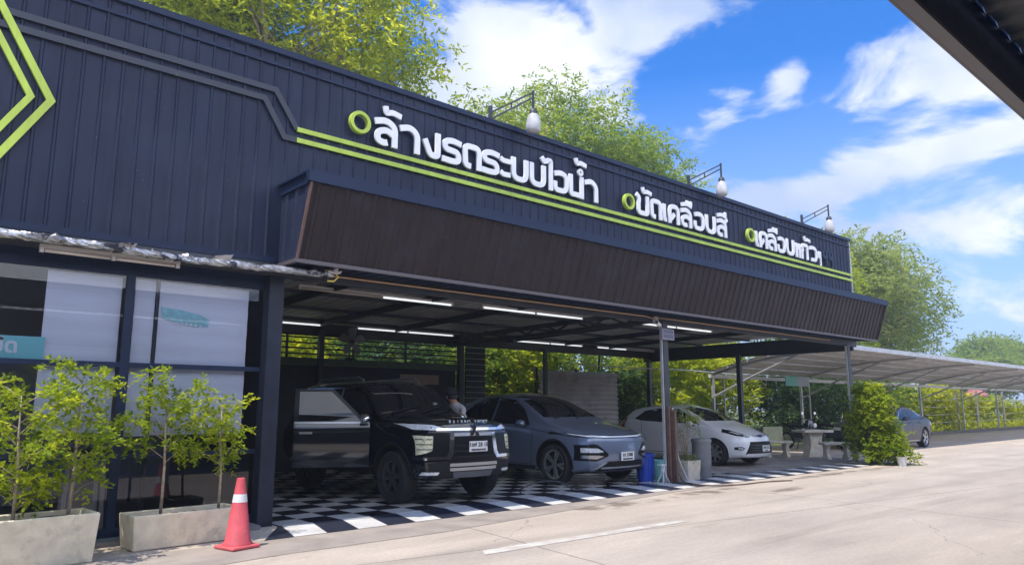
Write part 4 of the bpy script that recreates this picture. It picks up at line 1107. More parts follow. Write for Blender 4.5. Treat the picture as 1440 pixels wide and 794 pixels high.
# dark patch on the closed shell stands in for the shaded cabin, then the door
P_([(1.53, .56), (2.66, .56), (2.66, 1.66), (2.12, 1.66), (1.60, 1.20)], 'left', CM['inner'], 'opening_shade', t, .009, .08)
ang = R(62); hx, hy = -.895, 1.50
dv = Vector((-math.sin(ang), math.cos(ang), 0)); dn = Vector((-math.cos(ang), -math.sin(ang), 0))
def DP(u, z, bulge): return Vector((hx, hy, 0)) + dv * u + dn * bulge + Vector((0, 0, z))
def door_bulge(u, z): return .05 * math.sin(max(0, min(1, (z - .45) / .85)) * math.pi) + (-.19 * max(0, z - 1.15))
def door_sheet(name, outline_u, z0, z1, m, off, thick, parent, nz=14, nu=8):
    g = MB(); vs = []; fs = []
    for sd in (0, 1):
        for i in range(nz + 1):
            z = z0 + (z1 - z0) * i / nz; ua, ub = outline_u(z)
            for j in range(nu + 1): u = ua + (ub - ua) * j / nu; vs.append(DP(u, z, door_bulge(u, z) + off - sd * thick))
    k = (nz + 1) * (nu + 1)
    for i in range(nz):
        for j in range(nu): a = i * (nu + 1) + j; fs += [(a, a + 1, a + nu + 2, a + nu + 1), (k + a, k + a + nu + 1, k + a + nu + 2, k + a + 1)]
    for i in range(nz):
        for j in (0, nu): a = i * (nu + 1) + j; fs.append((a, a + nu + 1, k + a + nu + 1, k + a))
    for i in (0, nz):
        for j in range(nu): a = i * (nu + 1) + j; fs.append((a, a + 1, k + a + 1, k + a))
    g.add(vs, fs); return g.build(name, m, parent, 40)
wl = lambda z: (0.02 + max(0, z - 1.15) * 1.02, 1.14)
dr = door_sheet('door', lambda z: (0.0, 1.14), .50, 1.17, CM['blackp'], 0, .09, t)
door_sheet('window_frame', wl, 1.172, 1.68, CM['gloss'], 0, .03, dr)
door_sheet('side_window', lambda z: (wl(z)[0] + .07, 1.07), 1.19, 1.64, CM['dglass'], .006, .045, dr)
door_sheet('belt_trim', lambda z: (0.02, 1.13), 1.155, 1.185, CM['silver'], .014, .02, dr, 2)
door_sheet('door_handle', lambda z: (.86, 1.05), 1.0, 1.035, CM['chrome'], .035, .03, dr, 2, 4)
me_ = DP(.12, 1.2, .05); g = MB()
prof = [(-.10, 0), (-.07, .055), (0, .075), (.06, .06), (.09, 0), (.06, -.05), (-.05, -.055)]
vs = []
for yy, sc in ((.11, .5), (.08, .95), (.0, 1.0), (-.03, .9)):
    for a, b in prof: vs.append(me_ + dn * (.12 + a * sc) + dv * (-yy) + Vector((0, 0, b * sc + .03)))
n = len(prof); fs = [tuple(range(n)), tuple(range(4 * n - 1, 3 * n - 1, -1))]
for k in range(3):
    for i in range(n): j = (i + 1) % n; fs.append((k * n + i, k * n + j, (k + 1) * n + j, (k + 1) * n + i))
g.add(vs, fs); g.build('door_mirror', CM['chrome'], dr, 50)

# ---------------------------------------------------------------- 2. blue grey crossover
cpe = dict(L=4.75, hwmax=.96, wheels=(.92, 3.81), wr=.365, arch=.42, curve=.26,
    bot=[(0, .27), (.5, .22), (4.2, .24), (4.75, .42)], belt=[(0, .84), (.4, .90), (1.4, 1.02), (4.0, 1.08), (4.75, .98)],
    top=[(0, .90), (.15, .955), (.6, 1.055), (1.05, 1.14), (1.35, 1.25), (1.8, 1.48), (2.25, 1.64), (2.7, 1.70), (3.2, 1.68), (3.9, 1.50), (4.4, 1.22), (4.75, 1.02)],
    hw=[(0, .80), (.2, .89), (.6, .945), (1.2, .96), (4.0, .96), (4.75, .84)], nose=[(.2, .10), (.35, .03), (.55, .0), (.8, .03), (.95, .10), (1.1, .2)], tail=[(.3, .08), (.8, 0), (1.1, .05), (1.6, .4)], tumble=.36, rr=.16)
c = Car(cpe, CM['bluep']); P_ = c.patch
t = thing('crossover_car', 'blue grey crossover with a thin full width light bar beside the black car', 'car', (10.70, 8.93, .005))
c.body(t)
P_(line_poly([(-.93, .93), (-.78, .885), (-.4, .87), (0, .868), (.4, .87), (.78, .885), (.93, .93)], .055), 'front', CM['gloss'], 'light_bar', t, .004, .05)
P_(line_poly([(-.88, .912), (-.76, .882), (-.4, .866), (0, .864), (.4, .866), (.76, .882), (.88, .912)], .024), 'front', CM['drl'], 'light_strip', t.children[-1], .012, .05)
for mi in (False, True):
    q = (lambda a: c.mirror(a)) if mi else (lambda a: a)
    P_(q([(-.90, .46), (-.66, .45), (-.43, .53), (-.42, .57), (-.62, .73), (-.70, .75), (-.90, .73)]), 'front', CM['gloss'], 'headlight', t, .005, .04); hl = t.children[-1]
    P_(q([(-.86, .60), (-.62, .595), (-.52, .61), (-.64, .67), (-.86, .68)]), 'front', CM['lamp'], 'headlight_lens', hl, .012, .04)
    P_(q([(-.86, .50), (-.66, .485), (-.52, .53), (-.62, .55), (-.86, .555)]), 'front', CM['rimg'], 'lower_lens', hl, .010, .04)
    P_(q([(-.72, .30), (-.42, .31), (-.42, .42), (-.50, .42)]), 'front', CM['silver'], 'air_curtain', t, .006, .04)
P_([(-.66, .28), (.66, .28), (.56, .42), (.48, .44), (-.40, .44), (-.44, .42)], 'front', CM['gloss'], 'lower_intake', t, .010, .05)
P_([(-.56, .315), (.56, .315), (.54, .345), (-.54, .345)], 'front', CM['silver'], 'intake_bar', t.children[-1], .02, .05)
P_([(-.84, .20), (.84, .20), (.80, .265), (-.80, .265)], 'front', CM['plastic'], 'splitter', t, .012, .05)
number_plate(c, t, .04, .52, 'จว 3388', 'กรุงเทพมหานคร', .36, .155)
P_([(-.74, 1.21), (.74, 1.21), (.60, 1.60), (.3, 1.645), (-.3, 1.645), (-.60, 1.60)], 'front', CM['dglass'], 'windscreen', t, .004, .07)
wipers(c, t, 1.3, 1.18, ((-.6, .1), (-.05, .55)))
for vw, sx in (('left', -1), ('right', 1)):
    P_([(1.62, 1.06), (2.72, 1.09), (2.72, 1.59), (2.25, 1.54), (1.95, 1.38)], vw, CM['dglass'], 'side_window', t, .005, .07)
    P_([(2.79, 1.09), (3.80, 1.11), (3.95, 1.16), (3.5, 1.45), (3.1, 1.57), (2.79, 1.59)], vw, CM['dglass'], 'side_window', t, .005, .07)
    for pts in ([(2.755, .36), (2.755, 1.06)], [(1.52, .36), (1.48, .9), (1.55, 1.03)], [(3.75, 1.08), (3.55, .75), (3.4, .62)], [(1.5, .34), (3.35, .34)], [(1.48, .98), (.35, .86)]):
        P_(line_poly(pts, .010), vw, CM['seam'], 'door_gap', t, .002, .06, .01)
    P_([(1.4, .22), (3.35, .22), (3.35, .32), (1.4, .32)], vw, CM['plastic'], 'sill', t, .010, .08, .03)
    for wy in (.92, 3.81):
        pts = [(wy + math.cos(R(a)) * .438, .375 + math.sin(R(a)) * .438) for a in range(-10, 191, 10)]
        P_(line_poly(pts, .035), vw, CM['plastic'], 'arch_trim', t, .006, .05, .03)
        wheel(t, sx * .83, wy, .365, .245, .265, 5, sx, CM['rimg'], True)
    mirror_part(t, sx * .95, 1.66, 1.07, sx, CM['bluep'], CM['plastic'])
    for yy in (2.55, 3.5): g = MB(); h = c.hit(yy, .95, vw)[0]; g.bar((h.x + sx * .006, yy - .1, .95), (h.x + sx * .006, yy + .1, .955), .02, .03); g.build('door_handle', CM['bluep'], t)

# ---------------------------------------------------------------- 3. white hatchback
hb = dict(L=3.95, hwmax=.86, wheels=(.81, 3.30), wr=.305, arch=.355, curve=.30,
    bot=[(0, .22), (.5, .18), (3.5, .22), (3.95, .36)], belt=[(0, .66), (.4, .78), (1.2, .93), (3.4, 1.04), (3.95, .92)],
    top=[(0, .72), (.15, .79), (.5, .905), (.85, .99), (1.12, 1.09), (1.5, 1.29), (1.85, 1.42), (2.2, 1.475), (2.8, 1.46), (3.4, 1.38), (3.75, 1.20), (3.95, .98)],
    hw=[(0, .66), (.2, .77), (.55, .845), (1.2, .86), (3.4, .855), (3.95, .74)], nose=[(.15, .08), (.35, .0), (.5, .01), (.7, .07), (.85, .16), (1.0, .26)], tail=[(.3, .06), (.7, 0), (1.0, .03), (1.45, .3)], tumble=.36, rr=.15)
c = Car(hb, CM['whitep']); P_ = c.patch
t = thing('hatchback', 'white hatchback with swept back headlights parked under the right end of the roof', 'car', (16.52, 9.50, .004))
c.body(t)
P_([(-.56, .31), (.56, .31), (.42, .56), (-.42, .56)], 'front', CM['plastic'], 'grille', t, .005, .05); gr = t.children[-1]
for zz in (.37, .43, .49): P_([(-.45, zz), (.45, zz), (.44, zz + .015), (-.44, zz + .015)], 'front', CM['rimd'], 'grille_bar', gr, .012, .05)
P_(line_poly([(-.57, .30), (-.42, .57), (.42, .57), (.57, .30)], .022), 'front', CM['gloss'], 'grille_surround', t, .012, .05)
P_([(-.30, .695), (.30, .695), (.27, .725), (-.27, .725)], 'front', CM['plastic'], 'upper_slot', t, .005, .04)
g = MB(); hp = c.hit(0, .71, 'front')[0]
g.add([(hp.x + .085 * math.cos(a), hp.y - .022 + k, .715 + .038 * math.sin(a)) for k in (0, .03) for a in np.linspace(0, 2 * math.pi, 20, endpoint=False)], [tuple(range(20))] + [(i, (i + 1) % 20, 20 + (i + 1) % 20, 20 + i) for i in range(20)])
g.build('emblem', mat('oval_badge', (.12, .16, .32), .2, .3, coat=1), t)
for mi in (False, True):
    q = (lambda a: c.mirror(a)) if mi else (lambda a: a)
    P_(q([(-.78, .80), (-.72, .88), (-.60, .85), (-.47, .75), (-.40, .69), (-.50, .685), (-.66, .72)]), 'front', CM['gloss'], 'headlight', t, .005, .03); hl = t.children[-1]
    P_(q([(-.70, .80), (-.62, .81), (-.53, .735), (-.62, .74)]), 'front', CM['lamp'], 'headlight_lens', hl, .012, .03)
    P_(q([(-.52, .735), (-.46, .73), (-.43, .70), (-.50, .70)]), 'front', CM['lamp'], 'headlight_lens', hl, .012, .03)
    P_(q([(-.74, .40), (-.64, .39), (-.60, .44), (-.66, .47), (-.74, .46)]), 'front', CM['plastic'], 'fog_light', t, .005, .03)
    P_(q([(-.70, .415), (-.645, .41), (-.64, .445), (-.69, .45)]), 'front', CM['lamp'], 'fog_lens', t.children[-1], .011, .03)
P_([(-.60, .18), (.60, .18), (.62, .23), (-.62, .23)], 'front', CM['plastic'], 'splitter', t, .008, .05)
number_plate(c, t, .10, .42, 'กพ 512', 'ชลบุรี', .32, .145)
P_([(-.64, 1.06), (.64, 1.06), (.54, 1.36), (.3, 1.40), (-.3, 1.40), (-.54, 1.36)], 'front', CM['dglass'], 'windscreen', t, .004, .06)
wipers(c, t, 1.1, 1.06, ((-.5, .1), (-.05, .45)))
for vw, sx in (('left', -1), ('right', 1)):
    P_([(1.28, .985), (2.20, 1.01), (2.20, 1.36), (1.95, 1.345), (1.66, 1.23)], vw, CM['dglass'], 'side_window', t, .004, .05)
    P_([(2.27, 1.01), (3.05, 1.05), (3.28, 1.10), (3.0, 1.30), (2.6, 1.36), (2.27, 1.37)], vw, CM['dglass'], 'side_window', t, .004, .05)
    for pts in ([(2.235, .30), (2.235, 1.36)], [(1.20, .30), (1.18, .8), (1.26, .96), (1.65, 1.26)], [(3.02, 1.05), (2.98, .75), (2.85, .55)], [(1.2, .28), (2.85, .28)]):
        P_(line_poly(pts, .010), vw, CM['seam'], 'door_gap', t, .002, .05, .01)
    P_([(3.62, .85), (3.78, .86), (3.70, 1.10), (3.58, 1.12)], vw, CM['red'], 'tail_light', t, .006, .04)
    for wy in (.81, 3.30): wheel(t, sx * .745, wy, .305, .20, .215, 7, sx, CM['rimg'])
    mirror_part(t, sx * .84, 1.40, .97, sx, CM['whitep'], CM['plastic'])
    for yy in (2.05, 2.85): g = MB(); h = c.hit(yy, .92, vw)[0]; g.bar((h.x + sx * .02, yy - .08, .92), (h.x + sx * .02, yy + .08, .925), .025, .03); g.build('door_handle', CM['whitep'], t)

# ---------------------------------------------------------------- 4. grey saloon under the carport
sl = dict(L=4.75, hwmax=.91, wheels=(.85, 3.75), wr=.335, arch=.375, curve=.26,
    bot=[(0, .24), (.5, .18), (4.2, .2), (4.75, .38)], belt=[(0, .70), (.4, .78), (1.4, .90), (3.8, .98), (4.75, .92)],
    top=[(0, .76), (.15, .82), (.7, .93), (1.35, 1.02), (1.55, 1.08), (2.0, 1.30), (2.35, 1.42), (2.7, 1.45), (3.1, 1.42), (3.7, 1.22), (4.0, 1.10), (4.4, 1.07), (4.75, 1.0)],
    hw=[(0, .74), (.2, .83), (.6, .895), (1.2, .91), (4.0, .91), (4.75, .8)], nose=[(.2, .08), (.4, .0), (.6, .01), (.8, .08), (1.0, .2)], tail=[(.3, .06), (.7, 0), (1.0, .05), (1.4, .3)], tumble=.38, rr=.14)
c = Car(sl, CM['greyp']); P_ = c.patch
t = thing('saloon_car', 'dark grey saloon parked side on under the carport, half hidden by the leafy bush', 'car', (24.7, 10.95, .004), R(-90))
c.body(t)
P_([(-.70, 1.07), (.70, 1.07), (.58, 1.36), (-.58, 1.36)], 'front', CM['dglass'], 'windscreen', t, .004, .07)
for mi in (False, True):
    q = (lambda a: c.mirror(a)) if mi else (lambda a: a)
    P_(q([(-.82, .64), (-.42, .62), (-.40, .70), (-.80, .76)]), 'front', CM['lamp'], 'headlight', t, .006, .04)
    P_(q([(-.32, .52), (-.03, .52), (-.03, .72), (-.32, .70)]), 'front', CM['gloss'], 'grille', t, .006, .04)
P_([(-.6, .24), (.6, .24), (.55, .38), (-.55, .38)], 'front', CM['plastic'], 'lower_intake', t, .006, .05)
for vw, sx in (('left', -1), ('right', 1)):
    P_([(1.72, .95), (2.62, .98), (2.62, 1.32), (2.3, 1.30), (2.05, 1.20)], vw, CM['bmw'], 'side_window', t, .005, .06)
    P_([(2.69, .98), (3.45, 1.01), (3.7, 1.05), (3.3, 1.22), (3.0, 1.30), (2.69, 1.33)], vw, CM['bmw'], 'side_window', t, .005, .06)
    P_(line_poly([(1.62, .94), (2.1, 1.24), (2.4, 1.345), (2.75, 1.36), (3.1, 1.32), (3.75, 1.05)], .022), vw, CM['chrome'], 'window_trim', t, .008, .05)
    for pts in ([(2.655, .28), (2.655, .98)], [(1.55, .28), (1.55, .9)], [(3.5, .98), (3.3, .6)]): P_(line_poly(pts, .010), vw, CM['seam'], 'door_gap', t, .002, .06, .01)
    P_([(4.45, .70), (4.62, .70), (4.60, .88), (4.30, .86)], vw, CM['red'], 'tail_light', t, .006, .04)
    P_([(1.35, .24), (3.2, .24), (3.2, .28), (1.35, .28)], vw, CM['silver'], 'sill_trim', t, .012, .08, .02)
    for wy in (.85, 3.75): wheel(t, sx * .79, wy, .335, .23, .245, 5, sx, CM['rimg'], True)
    mirror_part(t, sx * .89, 1.78, .98, sx, CM['greyp'], CM['plastic'])
    for yy in (2.45, 3.3): g = MB(); h = c.hit(yy, .86, vw)[0]; g.bar((h.x + sx * .02, yy - .09, .86), (h.x + sx * .02, yy + .09, .865), .025, .03); g.build('door_handle', CM['greyp'], t)
# ------------------------------------------------------------------ vegetation materials
LM = dict(
    sap=leaf_mat('sapling_leaf', (0.08, 0.15, 0.012), (0.27, 0.34, 0.018), (0.44, 0.47, 0.03), .48),
    yel=leaf_mat('yellow_green_leaf', (0.12, 0.18, 0.012), (0.34, 0.38, 0.02), (0.50, 0.50, 0.035), .52),
    mid=leaf_mat('mid_green_leaf', (0.08, 0.15, 0.025), (0.23, 0.30, 0.035), (0.40, 0.41, 0.04), .48),
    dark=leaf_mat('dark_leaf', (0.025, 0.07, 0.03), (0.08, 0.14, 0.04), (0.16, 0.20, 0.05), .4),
    pale=leaf_mat('pale_leaf', (0.11, 0.17, 0.05), (0.26, 0.31, 0.07), (0.42, 0.42, 0.07), .46),
    blue=leaf_mat('bluish_leaf', (0.05, 0.10, 0.05), (0.13, 0.18, 0.06), (0.24, 0.26, 0.06), .40),
)
def NR(seed): return np.random.default_rng(seed)

def tree(name, label, cat, loc, trunk_h, crown, lm, seed, n_clumps=60, per=22, leaves=8, leaf=.16, twig=.5, clump_r=(.6, 1.2), trunk_r=.22, group=None, tint=.45, limbs=9, droop=.3, spread=.38, hollow=.45, k=1.0):
    """crown: list of ellipsoids (cx,cy,cz,rx,ry,rz) relative to loc"""
    if k != 1.0:      # the same tree k times as far off and k times as large
        loc = (loc[0] * k, loc[1] * k, 0); crown = [(c[0] * k, c[1] * k, (c[2] - 1.42) * k + 1.42, c[3] * k, c[4] * k, c[5] * k) for c in crown]
        trunk_h *= k; leaf *= k; twig *= k; clump_r = (clump_r[0] * k, clump_r[1] * k); per /= k * k
    rng = NR(seed); t = thing(name, label, cat, loc, group=group)
    vol = np.array([c[3] * c[4] * c[5] for c in crown]); vol = vol / vol.sum(); cl = []
    for _k in range(n_clumps):
        c = crown[rng.choice(len(crown), p=vol)]
        d = rng.normal(size=3); d /= np.linalg.norm(d); rad = hollow + (1 - hollow) * rng.random() ** .6
        p = np.array(c[:3]) + d * rad * np.array(c[3:])
        cl.append((*p, rng.uniform(*clump_r), tint + rng.normal() * .14))
    leaf_mesh('crown', LM[lm], *sprays(rng, cl, per * 1.6, leaves, leaf * 1.12, twig, droop, spread=spread), t)
    g = MB(); top = np.array([np.mean([c[0] for c in crown]) * .5, np.mean([c[1] for c in crown]) * .5, trunk_h])
    bend = rng.normal(size=2) * .15
    g.tube([(0, 0, -.1), (bend[0], bend[1], trunk_h * .5), tuple(top)], [trunk_r, trunk_r * .8, trunk_r * .62], 9)
    idx = rng.choice(len(cl), min(limbs * 3, len(cl)), replace=False)
    for i in idx[:limbs]:
        e = np.array(cl[i][:3]); s_ = np.array([0, 0, trunk_h * rng.uniform(.7, 1.0)]) + np.array([*(top[:2] * .9), 0]); m_ = s_ * .5 + e * .5 + np.array([0, 0, -.12 * np.linalg.norm(e - s_)]) + rng.normal(size=3) * .12
        g.tube([tuple(s_), tuple(m_), tuple(e)], [trunk_r * .5, trunk_r * .3, trunk_r * .08], 6)
        for j in idx[limbs:]:
            f = np.array(cl[j][:3])
            if np.linalg.norm(f - m_) < np.linalg.norm(e - s_) * .7 and rng.random() < .5: g.tube([tuple(m_), tuple(m_ * .4 + f * .6 + rng.normal(size=3) * .1), tuple(f)], [trunk_r * .22, trunk_r * .12, trunk_r * .04], 5)
    g.build('trunk', M['bark'], t, True)
    return t

# trees behind the building
tree('leafy_tree', 'large yellow green tree rising behind the left part of the roofline', 'tree', (7.7, 18.6, 0), 8.0, [(.6, 0, 12.2, 4.2, 3.0, 3.0), (-2.6, 0, 12.6, 3.2, 2.6, 2.6), (3.0, -.4, 11.9, 1.9, 1.8, 1.6)], 'yel', 11, 165, 28, 8, .175, .60, (.55, 1.1), .32, tint=.52, k=1.2)
tree('leafy_tree', 'dull grey green tree between the yellow green boughs, behind the left roofline', 'tree', (7.2, 21.5, 0), 9.0, [(0, 0, 14.5, 3.2, 2.6, 3.0)], 'blue', 12, 60, 22, 8, .19, .55, (.6, 1.1), .3, tint=.3, k=1.1)
tree('leafy_tree', 'slender light green tree with only its top sprays above the roof near the first floodlight', 'tree', (15.0, 18.2, 0), 7.0, [(-.2, 0, 11.3, .9, .9, .8), (1.3, 0, 11.0, 1.4, 1.2, .8)], 'mid', 13, 34, 20, 8, .17, .5, (.35, .65), .2, tint=.55, k=1.15)
tree('leafy_tree', 'broad green tree behind the roof between the first and second floodlights', 'tree', (22.5, 20.5, 0), 8.0, [(-1.2, 0, 12.3, 3.0, 2.6, 2.6), (2.8, 0, 11.4, 3.4, 2.4, 2.2), (6.2, .4, 10.6, 2.4, 2.0, 1.6)], 'mid', 14, 160, 28, 8, .175, .6, (.6, 1.15), .32, tint=.5, k=1.15)
tree('leafy_tree', 'small bright yellow tree tip showing behind the parapet right of the first floodlight', 'tree', (18.4, 19.3, 0), 7.0, [(0, 0, 10.7, 1.5, 1.2, 1.1)], 'yel', 15, 22, 20, 8, .19, .5, (.4, .7), .2, tint=.6, k=1.2)
tree('leafy_tree', 'tall feathery tree standing beyond the right end of the building, above the carport', 'tree', (46.8, 19.2, 0), 5.0, [(0, 0, 9.2, 5.2, 3.4, 2.8), (-3.0, 0, 8.7, 4.6, 2.6, 2.2), (4.6, 0, 8.2, 4.4, 2.6, 2.6), (1.5, 0, 5.8, 5.0, 2.6, 1.6)], 'pale', 16, 200, 16, 8, .25, .75, (.6, 1.25), .38, tint=.50, hollow=.3)
tree('leafy_tree', 'yellow tinged tree on the left of the tall feathery one, touching the building end', 'tree', (34.5, 17.8, 0), 4.0, [(0, 0, 8.2, 3.8, 2.2, 1.9), (2.0, 0, 5.2, 3.4, 2.0, 1.5)], 'yel', 17, 80, 20, 8, .22, .6, (.6, 1.1), .26, tint=.40)
tree('leafy_tree', 'far green tree low over the carport roof at the right edge', 'tree', (100.0, 30.5, 0), 4.0, [(6, 0, 5.6, 8.5, 4.0, 2.2), (15, 0, 7.4, 9.5, 4.0, 2.6)], 'mid', 18, 110, 9, 8, .50, 1.3, (1.2, 2.2), .5, tint=.48)

# shrubs along the back boundary, seen through the hall and under the carport
def shrub(label, loc, r, h, lm, seed, tint=.5, n=26, leaf=.13, per=30, group=None, cr=(.3, .6)):
    return tree('shrub', label, 'shrub', loc, h * .35, [(0, 0, h * .55, r, r * .85, h * .46)], lm, seed, int(n * 1.7), int(per * 1.5), 6, leaf * 1.15, .3, cr, .06, tint=tint, limbs=6, hollow=.35, spread=.45, group=group)
shrub('bright yellow green shrub glowing through the left end of the rear louvres', (7.6, 18.3, 0), 1.9, 4.2, 'yel', 31, .62, 46, .15)
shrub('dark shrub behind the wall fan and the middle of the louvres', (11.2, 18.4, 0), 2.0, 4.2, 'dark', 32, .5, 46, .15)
shrub('green shrub behind the louvres beside the dark slatted panel', (13.8, 18.0, 0), 1.6, 4.4, 'mid', 33, .5, 40, .15)
shrub('yellow green creeper mass right of the dark slatted panel', (15.9, 18.0, 0), 1.7, 4.6, 'yel', 34, .45, 50, .15)
shrub('olive shrub rising over the grey metal fence sheets', (18.8, 18.6, 0), 1.9, 4.6, 'mid', 35, .6, 50, .15)
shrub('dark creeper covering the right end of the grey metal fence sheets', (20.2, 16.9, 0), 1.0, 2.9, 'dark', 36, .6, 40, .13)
shrub('sunlit leafy shrub behind the white hatchback', (23.0, 17.3, 0), 2.0, 5.0, 'yel', 37, .46, 60, .15)
shrub('light green shrub behind the hatchback windscreen', (26.0, 16.6, 0), 1.7, 4.2, 'yel', 38, .55, 50, .14)
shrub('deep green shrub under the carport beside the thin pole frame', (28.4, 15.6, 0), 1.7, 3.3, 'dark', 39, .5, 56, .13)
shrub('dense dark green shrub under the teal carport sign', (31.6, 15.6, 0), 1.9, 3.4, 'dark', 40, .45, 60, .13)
shrub('olive green shrub behind the motorbikes', (35.0, 15.7, 0), 2.0, 3.5, 'mid', 41, .35, 60, .13)
shrub('dull green shrub above the roof of the grey saloon', (39.5, 16.2, 0), 2.2, 3.5, 'mid', 42, .4, 60, .15)
shrub('bright yellow green shrub right of the grey saloon', (45.5, 16.2, 0), 2.6, 2.7, 'yel', 43, .65, 60, .16)
shrub('yellow green shrub between the two leaning fence posts', (52.0, 16.6, 0), 2.4, 2.2, 'yel', 44, .7, 46, .17)
shrub('low weedy shrub by the pale wall at the right edge', (61.0, 17.0, 0), 3.0, 1.9, 'yel', 45, .62, 46, .2)
for k, (x, y, h, lab) in enumerate(((17.5, 21.5, 4.5, 'tall green shrub in the second row behind the fence sheets'), (11.5, 21.5, 4.5, 'tall shrub in the second row behind the louvres'), (27.5, 20.5, 5.5, 'tall shrub in the second row behind the hatchback'))):
    shrub(lab, (x, y, 0), 3.2, h, 'mid', 50 + k, .5, 70, .19, 20, cr=(.5, .9))
# low weeds
rng = NR(77); n = 1500; xs = rng.uniform(36, 75, n); ysv = 14.5 + rng.random(n) ** 2 * 4
cl = [(x, y, .1 + .25 * rng.random(), .3, .6 + .2 * rng.random()) for x, y in zip(xs[:260], ysv[:260])]
tag(leaf_mesh('weeds', LM['yel'], *sprays(rng, cl, 110, 6, .16, .3, -.2), None), kind='stuff')
cl = [(x, 16.4 + 1.2 * rng.random(), .1 + .3 * rng.random(), .35, .5) for x in rng.uniform(4, 36, 160)]
tag(leaf_mesh('weeds', LM['mid'], *sprays(rng, cl, 110, 6, .14, .3, -.2), None), kind='stuff')

# ------------------------------------------------------------------ planters and saplings
def planter(x, y, w, d, h, rz, label):
    t = thing('planter', label, 'planter', (x, y, .004), rz, 'concrete trough planters by the shop window')
    g = MB(); a = .045; s_ = .03
    def rect(x0, x1, y0, y1, z): return [(x0, y0, z), (x1, y0, z), (x1, y1, z), (x0, y1, z)]
    vs = rect(-w / 2 + s_, w / 2 - s_, -d / 2 + s_, d / 2 - s_, 0) + rect(-w / 2, w / 2, -d / 2, d / 2, h) + rect(-w / 2 + a, w / 2 - a, -d / 2 + a, d / 2 - a, h) + rect(-w / 2 + a, w / 2 - a, -d / 2 + a, d / 2 - a, h - .16)
    fs = [(0, 1, 2, 3)]
    for k in range(3):
        for i in range(4): j = (i + 1) % 4; fs.append((4 * k + i, 4 * k + j, 4 * k + 4 + j, 4 * k + 4 + i))
    fs.append((12, 13, 14, 15)); g.add(vs, fs); o = g.build('trough', M['conc'], t)
    md = o.modifiers.new('b', 'BEVEL'); md.width = .012; md.segments = 2; modified(o)
    g = MB(); rr = random.Random(int(x * 100)); nx, ny = 16, 6; vs = []
    for i in range(nx + 1):
        for j in range(ny + 1): vs.append((-w / 2 + a + (w - 2 * a) * i / nx, -d / 2 + a + (d - 2 * a) * j / ny, h - .06 + .02 * rr.random()))
    g.add(vs, [(i * (ny + 1) + j, (i + 1) * (ny + 1) + j, (i + 1) * (ny + 1) + j + 1, i * (ny + 1) + j + 1) for i in range(nx) for j in range(ny)])
    g.build('soil', M['soil'], t, True); return t
planter(2.74, 8.36, 1.12, .44, .34, R(4), 'concrete trough planter beside the red traffic cone')
planter(1.12, 8.06, 1.42, .50, .44, R(4), 'larger concrete trough planter cut off by the left edge')

def sapling(x, y, z, h, seed, label, sp=.27, n=13, base_h=.45, tint=.55):
    rng = NR(seed); t = thing('sapling', label, 'sapling', (x, y, z), group='leafy saplings in the concrete planters'); cl = []
    g = MB(); lean = rng.normal(size=2) * .05; pts = [(0, 0, -.05), (lean[0] * .5 + .012, lean[1] * .5, h * .35), (lean[0], lean[1], h * .65), (lean[0] * 1.4, lean[1] * 1.4, h * .95)]
    g.tube(pts, [.017, .014, .010, .004], 7)
    for k in range(n):
        f = base_h + (1 - base_h) * (k + .5) / n; a = k * 2.4 + rng.random(); zz = h * f
        wd = sp * (.5 + .6 * math.sin(min(1, (f - base_h) / (1 - base_h) * 1.0 + .12) * math.pi * .86)) * rng.uniform(.45, 1.5)
        e = (lean[0] * f * 1.4 + wd * math.cos(a), lean[1] * f * 1.4 + wd * math.sin(a), zz + wd * .28); b0 = (lean[0] * f * 1.3, lean[1] * f * 1.3, zz - .08)
        g.tube([b0, tuple((np.array(b0) + np.array(e)) / 2 + np.array([0, 0, .03])), e], [.006, .004, .002], 5)
        cl.append((*e, .085 + .05 * rng.random(), tint + rng.normal() * .15))
        m_ = (np.array(b0) * .4 + np.array(e) * .6); cl.append((*m_, .07, tint - .05 + rng.normal() * .15))
    g.build('stem', M['barkg'], t, True)
    leaf_mesh('leaves', LM['sap'], *sprays(rng, cl, 1100, 8, .055, .11, .1, spread=.5, shell=.2), t)
sapling(2.52, 8.36, .30, 1.36, 61, 'slim sapling with a clear pale stem, left one in the planter beside the cone', .28, 13, .42)
sapling(3.12, 8.36, .30, 1.20, 62, 'sapling with a flat bright top leaning to the shop column, nearest the cone', .26, 12, .40, .65)
sapling(1.62, 8.10, .40, 1.36, 63, 'tall bushy sapling at the right end of the larger planter', .30, 18, .16)
sapling(1.18, 8.05, .40, 1.18, 64, 'thick yellow green sapling at the left edge of the picture', .36, 20, .12, .65)

# ------------------------------------------------------------------ traffic cone
t = thing('traffic_cone', 'faded red traffic cone with one white band next to the planter', 'traffic cone', (3.08, 7.68, .006), R(14))
cm = mat('cone_plastic', (0.62, 0.09, 0.11), .55, var=.12, vscale=8, dirt=(.38, .10, .10), dscale=9, dlo=.56, dhi=.72); cm2 = mat('cone_base', (0.60, 0.11, 0.12), .6, var=.15, vscale=8)
g = MB(); g.box(-.165, .165, -.165, .165, 0, .035); o = g.build('base', cm2, t); md = o.modifiers.new('b', 'BEVEL'); md.width = .02; md.segments = 3; modified(o)
g = MB(); g.lathe([(.145, .035), (.142, .055), (.125, .075), (.044, .66), (.040, .685), (.028, .69), (.028, .60)], seg=28); g.build('shell', cm, t, 40)
g = MB(); r0 = lambda z: .125 - (z - .075) * (.081 / .585) + .002
g.lathe([(r0(.45), .45), (r0(.53), .53)], seg=28, cap=False); g.build('band', M['white'], t, True)

